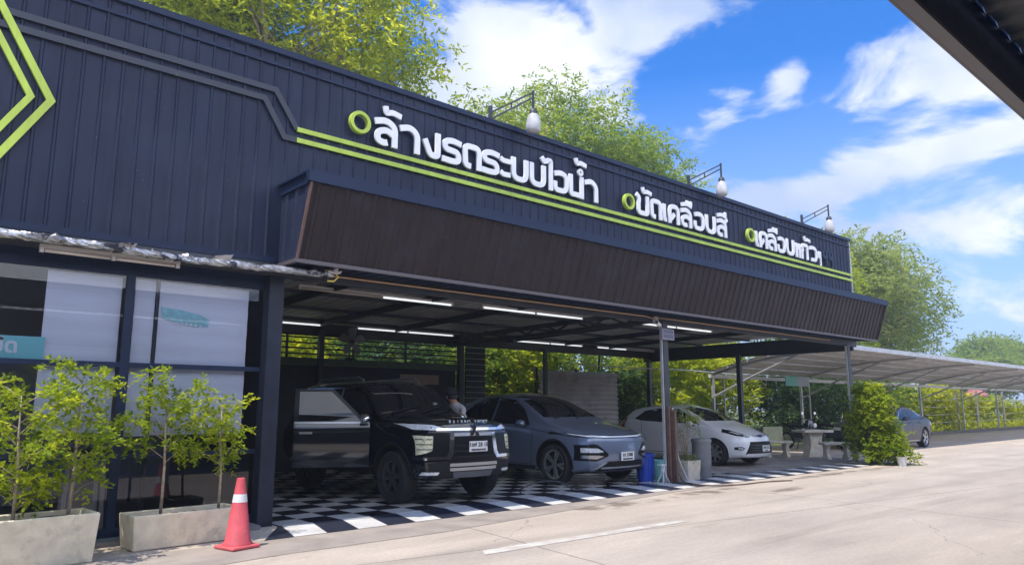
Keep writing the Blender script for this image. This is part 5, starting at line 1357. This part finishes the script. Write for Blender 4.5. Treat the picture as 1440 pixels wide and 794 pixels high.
# ------------------------------------------------------------------ things round the front post
t = thing('square_planter', 'small square concrete pot with a spindly plant beside the front post', 'planter', (12.40, 8.82, .008))
g = MB(); s_ = .19; vs = [(-s_, -s_, 0), (s_, -s_, 0), (s_, s_, 0), (-s_, s_, 0)]; k = s_ + .02
vs += [(-k, -k, .37), (k, -k, .37), (k, k, .37), (-k, k, .37)] + [(-k + .04, -k + .04, .37), (k - .04, -k + .04, .37), (k - .04, k - .04, .37), (-k + .04, k - .04, .37)] + [(-k + .04, -k + .04, .30), (k - .04, -k + .04, .30), (k - .04, k - .04, .30), (-k + .04, k - .04, .30)]
fs = [(0, 1, 2, 3), (12, 13, 14, 15)]
for q in range(3):
    for i in range(4): j = (i + 1) % 4; fs.append((4 * q + i, 4 * q + j, 4 * q + 4 + j, 4 * q + 4 + i))
g.add(vs, fs); g.build('pot', M['stone'], t)
g = MB(); g.box(-k + .045, k - .045, -k + .045, k - .045, .28, .335); g.build('soil', M['soil'], t)
t = thing('potted_plant', 'thin leaved plant growing in the square pot in front of the hatchback', 'plant', (12.40, 8.82, .33)); rng = NR(71); cl = []; g = MB()
for k in range(16):
    a = k * 2.4; r_ = .05 + .40 * rng.random(); z = .45 + .75 * rng.random(); e = (r_ * math.cos(a), r_ * math.sin(a), z)
    g.tube([(0, 0, -.05), (e[0] * .3, e[1] * .3, z * .6), e], [.010, .006, .002], 5); cl.append((*e, .12, .35 + .2 * rng.random()))
for k in range(7): a = k * .9; cl.append((.17 * math.cos(a), .17 * math.sin(a), .06, .10, .3))
g.build('stem', M['barkg'], t, True); leaf_mesh('leaves', LM['mid'], *sprays(rng, cl, 1100, 6, .05, .12, .35, spread=.3, shell=.2), t)

t = thing('litter_bin', 'tall grey cylindrical bin with a flat lid right of the square pot', 'bin', (13.02, 8.86, .008))
bg_ = mat('bin_grey', (0.17, 0.175, 0.19), .5, var=.12, vscale=8)
g = MB(); g.lathe([(0, 0), (.175, 0), (.185, .02), (.19, .70), (.178, .70), (.178, .68), (0, .68)], seg=28); g.build('drum', bg_, t, 40)
g = MB(); g.lathe([(.203, .69), (.205, .74), (.19, .765), (.05, .775), (0, .775)], seg=28); g.lathe([(.203, .69), (.19, .69), (.19, .70)], seg=28); g.build('lid', bg_, t, 40)
t = thing('plastic_bin', 'blue plastic bin between the crossover and the front post', 'bin', (11.62, 9.20, .006))
bl = mat('blue_plastic', (0.015, 0.06, 0.40), .4, var=.1)
g = MB(); g.lathe([(0, .0), (.15, 0), (.175, .46), (.185, .46), (.185, .48), (.165, .48), (.14, .04), (0, .04)], seg=24)
for k in range(12): a = k * math.pi / 6; g.bar((.156 * math.cos(a), .156 * math.sin(a), .04), (.175 * math.cos(a), .175 * math.sin(a), .44), .012)
g.build('tub', bl, t, 40); g = MB(); g.lathe([(.19, .47), (.193, .49), (.17, .51), (0, .53)], seg=24); g.lathe([(.03, .53), (.03, .55), (0, .55)], seg=10); g.build('lid', bl, t, 40)
t = thing('bucket', 'teal bucket hidden behind the spindly plant', 'bucket', (12.25, 9.35, .006))
g = MB(); g.lathe([(0, .0), (.14, 0), (.175, .34), (.185, .34), (.185, .355), (.165, .355), (.13, .03), (0, .03)], seg=24); g.build('pail', M['teal'], t, 40)
g = MB(); g.tube([(.18 * math.cos(a), .02, .34 + .16 * math.sin(a)) for a in np.linspace(0, math.pi, 12)], .006, 6); g.build('handle', M['galv'], t, True)
t = thing('wire_stand', 'small white folding stand on the tiles before the blue bin', 'stand', (11.32, 8.55, .010))
for sx in (-1, 1):
    g = MB(); g.tube([(-.09 * sx, -.05 * sx, 0), (.0, 0, .17), (.09 * sx, .05 * sx, .34)], .010, 6); g.build('leg', M['white'], t, True)
    g = MB(); g.tube([(-.09 * sx, .09 * sx, 0), (.0, .05 * sx, .17), (.09 * sx, .09 * sx, .34)], .010, 6); g.build('leg', M['white'], t, True)
g = MB(); g.box(-.07, .07, -.03, .09, .34, .352); g.build('tray', M['white'], t)
def hose(label, pts, m, r=.014, name='garden_hose'):
    g = MB(); P = [Vector(p) for p in pts]; q = []
    for i in range(len(P) - 1):
        a, b, c_, d = P[max(i - 1, 0)], P[i], P[i + 1], P[min(i + 2, len(P) - 1)]
        for s_ in range(8):
            u = s_ / 8; q.append(.5 * ((2 * b) + (-a + c_) * u + (2 * a - 5 * b + 4 * c_ - d) * u * u + (-a + 3 * b - 3 * c_ + d) * u ** 3))
    q.append(P[-1]); g.tube(q, r, 7); o = g.build(name, m, None, True); tag(o, label, 'hose'); return o
hose('dark hose trailing from the front post out over the striped edge', [(11.95, 8.70, .25), (12.0, 8.62, .03), (11.7, 8.2, .024), (11.75, 7.75, .018), (12.3, 7.55, .016), (13.1, 7.5, .016), (13.7, 7.3, .016)], M['rust'], .011)
hose('pale pipe leaning from the ground against the front post', [(12.08, 8.55, .022), (11.95, 8.66, .45), (11.885, 8.69, .95), (11.88, 8.70, 1.4)], M['galv'], .018)
hose('grey hose looped on the checker tiles between the black and blue grey cars', [(8.35, 9.2, .02), (8.2, 9.0, .12), (8.5, 8.85, .22), (8.9, 8.8, .18), (9.25, 8.85, .03), (9.5, 8.9, .02)], M['steel'], .012)

# ------------------------------------------------------------------ stone table, benches, bush
t = thing('stone_table', 'pale cast stone table with a pedestal foot in front of the motorbikes', 'table', (20.75, 10.35, .005), R(-30))
g = MB(); g.box(-.46, .46, -.34, .34, .68, .75); o = g.build('table_top', M['stone'], t); md = o.modifiers.new('b', 'BEVEL'); md.width = .015; md.segments = 2; modified(o)
for sx in (-.18,):
    g = MB(); pr = [(.26, 0), (.24, .08), (.17, .30), (.19, .55), (.24, .68)]
    for k, (w, z) in enumerate(pr[:-1]):
        w2, z2 = pr[k + 1]; g.add([(-w, -.16, z), (w, -.16, z), (w, .16, z), (-w, .16, z), (-w2, -.16, z2), (w2, -.16, z2), (w2, .16, z2), (-w2, .16, z2)], [(0, 1, 5, 4), (1, 2, 6, 5), (2, 3, 7, 6), (3, 0, 4, 7)] + ([(0, 3, 2, 1)] if k == 0 else []))
    g.build('pedestal', M['stone'], t)
def bench(x, y, rz, label, back=False):
    t = thing('stone_bench', label, 'bench', (x, y, .005), rz, 'cast stone benches round the table')
    g = MB(); g.box(-.44, .44, -.17, .17, .38, .45); o = g.build('seat', M['stone'], t); md = o.modifiers.new('b', 'BEVEL'); md.width = .015; md.segments = 2; modified(o)
    for sx in (-1, 1):
        g = MB(); pr = [(.15, 0), (.14, .05), (.08, .14), (.09, .26), (.13, .38)]; xo = sx * .30
        for k, (w, z) in enumerate(pr[:-1]):
            w2, z2 = pr[k + 1]; g.add([(xo - .05, -w, z), (xo + .05, -w, z), (xo + .05, w, z), (xo - .05, w, z), (xo - .05, -w2, z2), (xo + .05, -w2, z2), (xo + .05, w2, z2), (xo - .05, w2, z2)], [(0, 1, 5, 4), (1, 2, 6, 5), (2, 3, 7, 6), (3, 0, 4, 7)] + ([(0, 3, 2, 1)] if k == 0 else []))
        g.build('leg', M['stone'], t)
    if back:
        g = MB(); g.box(-.30, .30, .12, .19, .452, .84); o = g.build('backrest', mat('mossy_stone', (.42, .43, .28), .9, var=.15), t)
bench(20.25, 9.45, R(-32), 'cast stone bench without a back, right of the table, next to the bush')
bench(19.85, 11.0, R(-30), 'cast stone bench with a mossy backrest, left of the table by the hatchback', True)

rng = NR(81); t = thing('bush', 'large loose yellow green bush at the corner post by the end of the striped edge', 'bush', (19.25, 8.02, 0)); cl = []; g = MB()
for k in range(120):
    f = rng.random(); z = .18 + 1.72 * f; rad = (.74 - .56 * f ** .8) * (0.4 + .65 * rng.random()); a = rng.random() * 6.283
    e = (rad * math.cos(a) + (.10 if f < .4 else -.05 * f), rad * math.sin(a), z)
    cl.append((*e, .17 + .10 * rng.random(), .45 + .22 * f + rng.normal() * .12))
    if k % 3 == 0: g.tube([(rng.normal() * .06, rng.normal() * .06, -.02), (e[0] * .4, e[1] * .4, z * .55), e], [.016, .010, .003], 5)
for (dx, dz, r_) in ((.34, 1.62, .17), (-.45, 1.2, .2), (.70, .45, .2), (.78, .30, .16)): cl.append((dx * .75, -dx * .66, dz, r_, .7))
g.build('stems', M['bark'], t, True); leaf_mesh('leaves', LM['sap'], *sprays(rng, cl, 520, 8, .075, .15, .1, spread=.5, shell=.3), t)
t = thing('small_pot', 'white pot half hidden at the foot of the large bush', 'pot', (19.15, 7.35, 0)); g = MB(); g.lathe([(0, 0), (.09, 0), (.12, .2), (.13, .2), (.13, .22), (.11, .22), (.09, .04), (0, .04)], seg=18); g.build('pot', M['white'], t, 40)

# ------------------------------------------------------------------ motorbikes
BIKE = mat('bike_plastic', (0.012, 0.016, 0.035), .25, coat=.7)
def motorbike(x, y, rz, label):
    t = thing('motorbike', label, 'motorbike', (x, y, .005), rz, 'motorbikes parked behind the stone table')
    bk = BIKE
    for yy in (-.62, .62):
        w = bpy.data.objects.new('wheel', None); COL.objects.link(w); w.parent = t; w.location = (0, yy, .28)
        g = MB(); g.lathe([(.215, -.035), (.26, -.045), (.28, -.02), (.28, .02), (.26, .045), (.215, .035)], (0, 0, 0), 28, 'x', closed=True); g.build('tyre', CM['rubber'], w, 40)
        g = MB(); g.lathe([(.218, -.02), (.20, -.02), (.20, .02), (.218, .02)], (0, 0, 0), 28, 'x', closed=True)
        for k in range(6): a = k * math.pi / 3; g.bar((0, 0, 0), (0, .205 * math.cos(a), .205 * math.sin(a)), .02)
        g.build('rim', CM['rimg'], w)
    def loft(secs, name, m):
        g = MB(); vs = []; fs = []
        for yy, zc, w, h in secs:
            for k in range(10): a = 2 * math.pi * k / 10; vs.append((w * math.cos(a), yy, zc + h * math.sin(a)))
        for i in range(len(secs) - 1):
            for k in range(10): j = (k + 1) % 10; fs.append((10 * i + k, 10 * i + j, 10 * i + 10 + j, 10 * i + 10 + k))
        fs += [tuple(range(10)), tuple(range(10 * len(secs) - 10, 10 * len(secs)))]
        g.add(vs, fs); return g.build(name, m, t, 50)
    loft([(-.30, .45, .06, .10), (-.10, .46, .11, .12), (.2, .52, .13, .16), (.55, .66, .12, .13), (.92, .78, .06, .06)], 'body', bk)
    loft([(-.18, .72, .07, .03), (.0, .76, .13, .045), (.35, .78, .14, .05), (.75, .84, .10, .045)], 'seat', CM['plastic'])
    loft([(-.42, .40, .05, .03), (-.44, .62, .16, .13), (-.42, .82, .15, .12), (-.36, .98, .10, .05)], 'front_cowl', bk)
    loft([(-.96, .48, .05, .02), (-.75, .58, .07, .03), (-.5, .56, .07, .04), (-.34, .44, .05, .02)], 'mudguard', bk)
    g = MB()
    for sx in (-1, 1): g.tube([(sx * .055, -.62, .28), (sx * .055, -.42, .86)], .02, 7)
    g.build('fork', CM['rimg'], t, True)
    g = MB(); g.tube([(-.34, -.24, 1.02), (-.16, -.36, 1.0), (0, -.40, .96), (.16, -.36, 1.0), (.34, -.24, 1.02)], .016, 7); g.build('handlebar', CM['plastic'], t, True)
    for sx in (-1, 1):
        g = MB(); g.tube([(sx * .22, -.33, 1.01), (sx * .28, -.34, 1.16)], .007, 5); g.lathe([(0, -.012), (.05, -.012), (.055, 0), (.05, .012), (0, .012)], (sx * .29, -.34, 1.19), 14, 'y'); g.build('rear_view_mirror', CM['chrome'], t, 40)
    g = MB(); g.lathe([(0, -.03), (.07, -.025), (.08, .03), (0, .03)], (0, -.57, .80), 16, 'y'); g.build('headlight', CM['lamp'], t, 40)
    g = MB(); g.tube([(.12, .15, .30), (.14, .5, .34), (.13, .85, .42)], [.02, .045, .045], 9); g.build('exhaust', CM['rimg'], t, 40)
    g = MB(); g.box(-.10, .10, .93, .94, .50, .64); g.build('number_plate', CM['plate'], t)
    g = MB(); g.bar((-.05, .05, .30), (-.16, .12, .0), .022); g.build('kick_stand', CM['plastic'], t)
motorbike(23.9, 12.3, R(-15), 'black motorbike behind the stone table, left of the pair')
motorbike(25.4, 12.0, R(8), 'black motorbike behind the stone table, nearer the bush')

# ------------------------------------------------------------------ person washing the black car
def person():
    t = thing('person', 'person in light grey shirt and dark cap leaning over the black car', 'person', (8.66, 11.05, .006), R(8))
    verts = [(0, 0, .92),                                   # 0 pelvis
             (-.10, 0, 1.10), (-.24, 0, 1.30), (-.29, 0, 1.40), (-.35, 0, 1.49),   # 1-4 spine, chest, neck base, neck
             (.02, .10, .88), (.06, .12, .48), (.02, .12, .08), (-.12, .12, .04),    # 5-8 leg
             (.02, -.10, .88), (-.06, -.12, .48), (.0, -.12, .08), (-.14, -.12, .04),  # 9-12 leg
             (-.27, .19, 1.36), (-.38, .24, 1.12), (-.60, .16, 1.16),               # 13-15 arm
             (-.27, -.19, 1.36), (-.40, -.24, 1.12), (-.62, -.14, 1.18),              # 16-18 arm
             (-.39, 0, 1.55), (-.415, 0, 1.66)]                                     # 19,20 head
    edges = [(0, 1), (1, 2), (2, 3), (3, 4), (0, 5), (5, 6), (6, 7), (7, 8), (0, 9), (9, 10), (10, 11), (11, 12), (3, 13), (13, 14), (14, 15), (3, 16), (16, 17), (17, 18), (4, 19), (19, 20)]
    rad = [(.15, .12), (.15, .11), (.17, .12), (.13, .10), (.055, .055), (.095, .095), (.065, .065), (.045, .045), (.04, .03), (.095, .095), (.065, .065), (.045, .045), (.04, .03), (.065, .065), (.045, .045), (.032, .032), (.065, .065), (.045, .045), (.032, .032), (.085, .095), (.075, .085)]
    me = bpy.data.meshes.new('body'); me.from_pydata(verts, edges, []); o = link('body', me, t)
    md = o.modifiers.new('s', 'SKIN'); sv = me.skin_vertices[0].data
    for i, r_ in enumerate(rad): sv[i].radius = r_
    sv[0].use_root = True; md.use_smooth_shade = True
    o.modifiers.new('u', 'SUBSURF').levels = 2; modified(o)
    skin = mat('skin', (.42, .22, .15), .6); shirt = mat('grey_shirt', (.42, .42, .45), .9, var=.1, vscale=12); trou = mat('dark_trousers', (.025, .028, .045), .9)
    me = o.data
    for q in (skin, shirt, trou): me.materials.append(q)
    for p in me.polygons:
        c = p.center; arm = abs(c.y) > .13 and c.x < -.42 and c.z < 1.3
        p.material_index = 2 if c.z < .98 else 0 if (arm or c.z > 1.475 + .25 * (c.x + .35)) else 1
        p.use_smooth = True
    # hands, face, cap
    for sy, hx, hz in ((1, -.60, 1.16), (-1, -.62, 1.18)):
        hy = .16 if sy > 0 else -.14; g = MB(); g.tube([(hx + .03, hy, hz), (hx - .03, hy - sy * .01, hz), (hx - .075, hy - sy * .015, hz - .005)], [.028, .036, .030], 8)
        for k in range(4):
            fy = hy - .03 + .02 * k; ln = (.06, .07, .066, .05)[k]; g.tube([(hx - .065, fy, hz - .003), (hx - .065 - ln * .6, fy, hz - .008), (hx - .065 - ln, fy, hz - .03)], [.0085, .008, .006], 6)
        g.tube([(hx - .015, hy - sy * .03, hz), (hx - .05, hy - sy * .055, hz - .01), (hx - .075, hy - sy * .055, hz - .02)], [.011, .009, .007], 6); g.build('hand', skin, t, True)
    g = MB(); g.tube([(-.505, 0, 1.60), (-.53, 0, 1.575), (-.515, 0, 1.565)], [.008, .016, .010], 7); g.build('nose', skin, t, True)
    for sy in (-1, 1):
        g = MB(); g.lathe([(0, -.007), (.010, -.004), (.010, .004), (0, .007)], (-.493, sy * .033, 1.615), 10, 'x'); g.build('eye', CM['ink'], t, True)
        g = MB(); g.lathe([(0, -.01), (.028, -.006), (.030, .004), (0, .01)], (-.40, sy * .092, 1.60), 12, 'y'); g.build('ear', skin, t, True)
    g = MB(); g.box(-.496, -.488, -.025, .025, 1.535, 1.541); g.build('mouth', mat('lips', (.30, .10, .09), .6), t)
    cap = mat('dark_cap', (.012, .013, .02), .8)
    g = MB(); pr = [(.112, -.02), (.115, .03), (.10, .085), (.06, .12), (0, .132)]; g.lathe(pr, (-.405, 0, 1.635), 20); o = g.build('cap', cap, t, True)
    g = MB(); g.prism([(-.49, -.085), (-.56, -.06), (-.585, 0), (-.56, .06), (-.49, .085)], 'z', 1.628, 1.638); g.build('peak', cap, o)
    g = MB(); g.lathe([(.09, -.08), (.108, -.04), (.113, .0)], (-.385, 0, 1.625), 20); g.build('hair', CM['ink'], t, True)
person()
# ------------------------------------------------------------------ carport beyond the building
CX0, CX1 = 21.3, 64.0
cp = thing('carport', 'long open carport with a pale grey curved metal roof right of the car wash', 'carport', (42, 12, 0))
def cpz(y): u = (y - 9.7) / 4.4; return 3.17 - .62 * u + .16 * math.sin(u * math.pi)
g = MB((42, 12, 0)); n = 10; vs = []; fs = []; nxs = 180
for i in range(nxs + 1):
    x = CX0 + (CX1 - CX0) * i / nxs
    for j in range(n + 1):
        y = 9.7 + 4.4 * j / n; z = cpz(y) + (.018 if i % 3 == 1 else 0); vs += [(x, y, z), (x, y, z + .012)]
for i in range(nxs):
    for j in range(n):
        a = 2 * (i * (n + 1) + j); b = 2 * ((i + 1) * (n + 1) + j); fs += [(a, a + 2, b + 2, b), (a + 1, b + 1, b + 3, a + 3)]
g.add(vs, fs); g.build('roof', M['cgrey'], cp)
g = MB((42, 12, 0)); g.box(CX0, CX1, 9.64, 9.695, 3.10, 3.24); g.build('gutter', M['galv'], cp)
g = MB((42, 12, 0)); g.box(CX0, CX1, 14.02, 14.10, 2.36, 2.48); g.build('rear_beam', M['white'], cp)
g = MB((42, 12, 0))
for j in range(1, 6): y = 9.7 + 4.4 * j / 6; g.box(CX0, CX1, y - .03, y + .03, cpz(y) - .07, cpz(y) - .005)
g.build('purlin', M['galv'], cp)
for k in range(7):
    x = CX0 + .15 + 6.0 * k
    g = MB((42, 12, 0)); g.tube([(x, 9.75, cpz(9.75) - .10)] + [(x, y, cpz(y) - .10) for y in (10.6, 11.5, 12.4, 13.2, 14.0)], .045, 6); g.build('rafter', M['galv'], cp)
    g = MB((42, 12, 0)); g.box(x - .04, x + .04, 14.0, 14.08, 0, 2.36); g.build('post', M['galv'], cp)
    g = MB((42, 12, 0)); g.tube([(x, 13.98, 1.75), (x, 12.6, 2.35), (x, 11.0, cpz(11.0) - .13)], .035, 6); g.build('brace', M['galv'], cp)
    if k < 3:
        g = MB((42, 12, 0)); g.box(x + .65, x + .69, 14.02, 14.06, 0, 2.36)
        for z in (.9, 1.8): g.box(x + .05, x + .65, 14.03, 14.05, z, z + .03)
        g.build('pole_frame', M['galv'], cp)
def hang_sign(x, y, w, h, z, label, cols):
    t = thing('hanging_sign', label, 'sign', (x, y, z)); k = len(cols)
    for i, c_ in enumerate(cols):
        g = MB(); g.box(-w / 2 + w * i / k, -w / 2 + w * (i + 1) / k, -.01, .01, -h, 0); g.build('panel', c_, t)
    for sx in (-1, 1): g = MB(); g.bar((sx * w * .4, 0, 0), (sx * w * .4, 0, .3), .012); g.build('hanger', M['galv'], t)
hang_sign(25.2, 13.0, 1.7, .34, 2.47, 'small teal and grey sign hanging under the carport roof', [mat('teal_panel', (.10, .38, .30), .5), mat('grey_panel', (.30, .33, .36), .5)])

# kerb, post and wire fence, pale wall far behind
g = MB(); g.box(36, 120, 13.95, 14.15, 0, .16); tag(g.build('kerb', mat('dark_kerb', (.13, .12, .11), .9, var=.3, vscale=4)), kind='structure')
fw_ = thing('wire_fence', 'leaning concrete fence posts with thin wires along the far kerb', 'fence', (50, 14.35, 0))
for k, x in enumerate((40.5, 45.8, 49.0, 54.0, 60.0, 66.0, 72.0)):
    g = MB((50, 14.35, 0)); g.bar((x, 14.4, 0), (x - .10 - .07 * (k % 2), 14.35, 2.3), .11, .11); g.build('post', M['fencec'], fw_)
for z in (.6, 1.0, 1.4, 1.75, 2.05):
    g = MB((50, 14.35, 0)); g.tube([(x, 14.37, z + (.03 * math.sin(x))) for x in range(40, 74, 2)], .010, 5); g.build('wire', M['galv'], fw_)
bw = thing('boundary_wall', 'pale blue white wall far behind the wire fence', 'wall', (75, 21, 0))
g = MB((75, 21, 0)); g.box(56, 100, 21, 21.2, 0, 2.0); g.build('wall', mat('pale_wall', (.52, .57, .62), .8, var=.08), bw)
g = MB((75, 21, 0)); g.box(56, 100, 20.96, 21.24, 2.002, 2.08); g.build('coping', M['galv'], bw)
t = thing('sunshade', 'faded red sunshade on a pole seen under the far carport roof', 'sunshade', (53.0, 15.6, 0))
rd = mat('red_cloth', (.36, .14, .13), .8, var=.1)
g = MB(); g.lathe([(.75, 2.12), (.4, 2.42), (.04, 2.55)], seg=10); g.lathe([(.75, 2.12), (.75, 2.03), (.74, 2.12)], seg=10); g.build('canopy', rd, t)
g = MB(); g.tube([(0, 0, 0), (0, 0, 2.62)], .03, 8); g.build('pole', M['galv'], t, True)
# grey corrugated fence sheets behind the hall
t = thing('metal_fence', 'weathered grey corrugated metal fence sheets behind the hall', 'fence', (17.3, 16.25, 0))
sm = mat('fence_sheet', (.40, .37, .34), .55, .1, var=.18, vscale=1.5, dirt=(.25, .21, .18), dscale=2)
for x0, x1 in ((15.55, 17.25), (17.27, 19.2)):
    g = MB((17.3, 16.25, 0)); vs = []; fs = []; k = 110
    for i in range(k + 1):
        z = .02 + 2.5 * i / k; y = 16.25 + .022 * math.sin(z * 2 * math.pi / .155) + (.03 if x0 > 17 else 0)
        vs += [(x0, y, z), (x1, y, z), (x0, y + .006, z), (x1, y + .006, z)]
    for i in range(k): a = 4 * i; fs += [(a, a + 1, a + 5, a + 4), (a + 2, a + 6, a + 7, a + 3)]
    g.add(vs, fs); g.build('sheet', sm, t, True)
for x in (15.5, 17.26, 19.25): g = MB((17.3, 16.25, 0)); g.box(x - .04, x + .04, 16.32, 16.4, 0, 2.6); g.build('post', M['black'], t)
g = MB((17.3, 16.25, 0)); g.tube([(17.9, 15.9, 3.2), (17.9, 15.95, 2.55)], .03, 8); o = g.build('hanging_pipe', M['black'], None, True); o.location = (17.3, 16.25, 0); tag(o, 'short dark pipe hanging before the grey fence sheets', 'pipe')
# overhead cable crossing behind the hall
g = MB(); g.tube([(x, 14.6, 2.62 - .004 * (x - 15) + .02 * math.sin(x)) for x in np.linspace(15, 30, 16)], .018, 6); o = g.build('cable', M['galv'], None, True); tag(o, 'thin pale pipe running at head height behind the hall towards the carport', 'pipe')

# shelter roof overhead, under whose edge the picture was taken
sh = thing('shelter_roof', 'edge of a shelter roof with a steel edge beam, close overhead at the upper right', 'roof', (2, -2, 0))
sb = mat('shelter_beam', (.035, .055, .12), .45, var=.12)
g = MB((2, -2, 0)); g.box(-6, 30, 1.17, 1.235, 3.40, 3.76); g.build('edge_beam', sb, sh)
g = MB((2, -2, 0)); g.box(-6, 30, 1.237, 1.25, 3.375, 3.80); g.box(-6, 30, 1.165, 1.235, 3.375, 3.398); g.build('flashing', mat('shelter_flashing', (.17, .165, .18), .5), sh)
g = MB((2, -2, 0)); sheet_between(g, (-6, 1.16, 3.78), (30, 1.16, 3.78), (-6, -5.5, 4.05), (30, -5.5, 4.05), .25, .03, .05); g.build('roof_sheet', mat('shelter_sheet', (.26, .26, .25), .6, var=.15), sh)
g = MB((2, -2, 0)); g.box(-6, 30, 1.165, 1.234, 3.762, 3.84); g.build('closure', sb, sh)
g = MB((2, -2, 0)); g.box(-6, 30, -5.62, -5.52, 0, 4.0); g.build('rear_wall', mat('shelter_wall', (.16, .15, .15), .8, var=.2, vscale=1.5), sh)
g = MB((2, -2, 0))
for y, z in ((-.3, 3.80), (-1.9, 3.87), (-3.6, 3.94)): g.box(-6, 30, y - .03, y + .03, z - .05, z)
g.build('purlin', M['steel'], sh)
for x in (-5, 9, 19, 29): g = MB((2, -2, 0)); g.box(x - .07, x + .07, -5.4, -5.26, 0, 3.9); g.build('post', M['steel'], sh); g = MB((2, -2, 0)); g.bar((x, 1.1, 3.70), (x, -5.3, 3.96), .08, .1); g.build('rafter', M['steel'], sh)

# ------------------------------------------------------------------ thin humid air
g = MB(); g.box(-190, 330, -150, 240, -1, 19)
hm = bpy.data.materials.new('humid_air'); hm.use_nodes = True; ht = hm.node_tree; ht.nodes.clear()
pv = ht.nodes.new('ShaderNodeVolumePrincipled'); pv.inputs['Color'].default_value = (.82, .88, 1, 1); pv.inputs['Density'].default_value = 0.0018; pv.inputs['Anisotropy'].default_value = 0.2
ho = ht.nodes.new('ShaderNodeOutputMaterial'); ht.links.new(pv.outputs[0], ho.inputs['Volume'])
tag(g.build('haze', hm), kind='stuff')
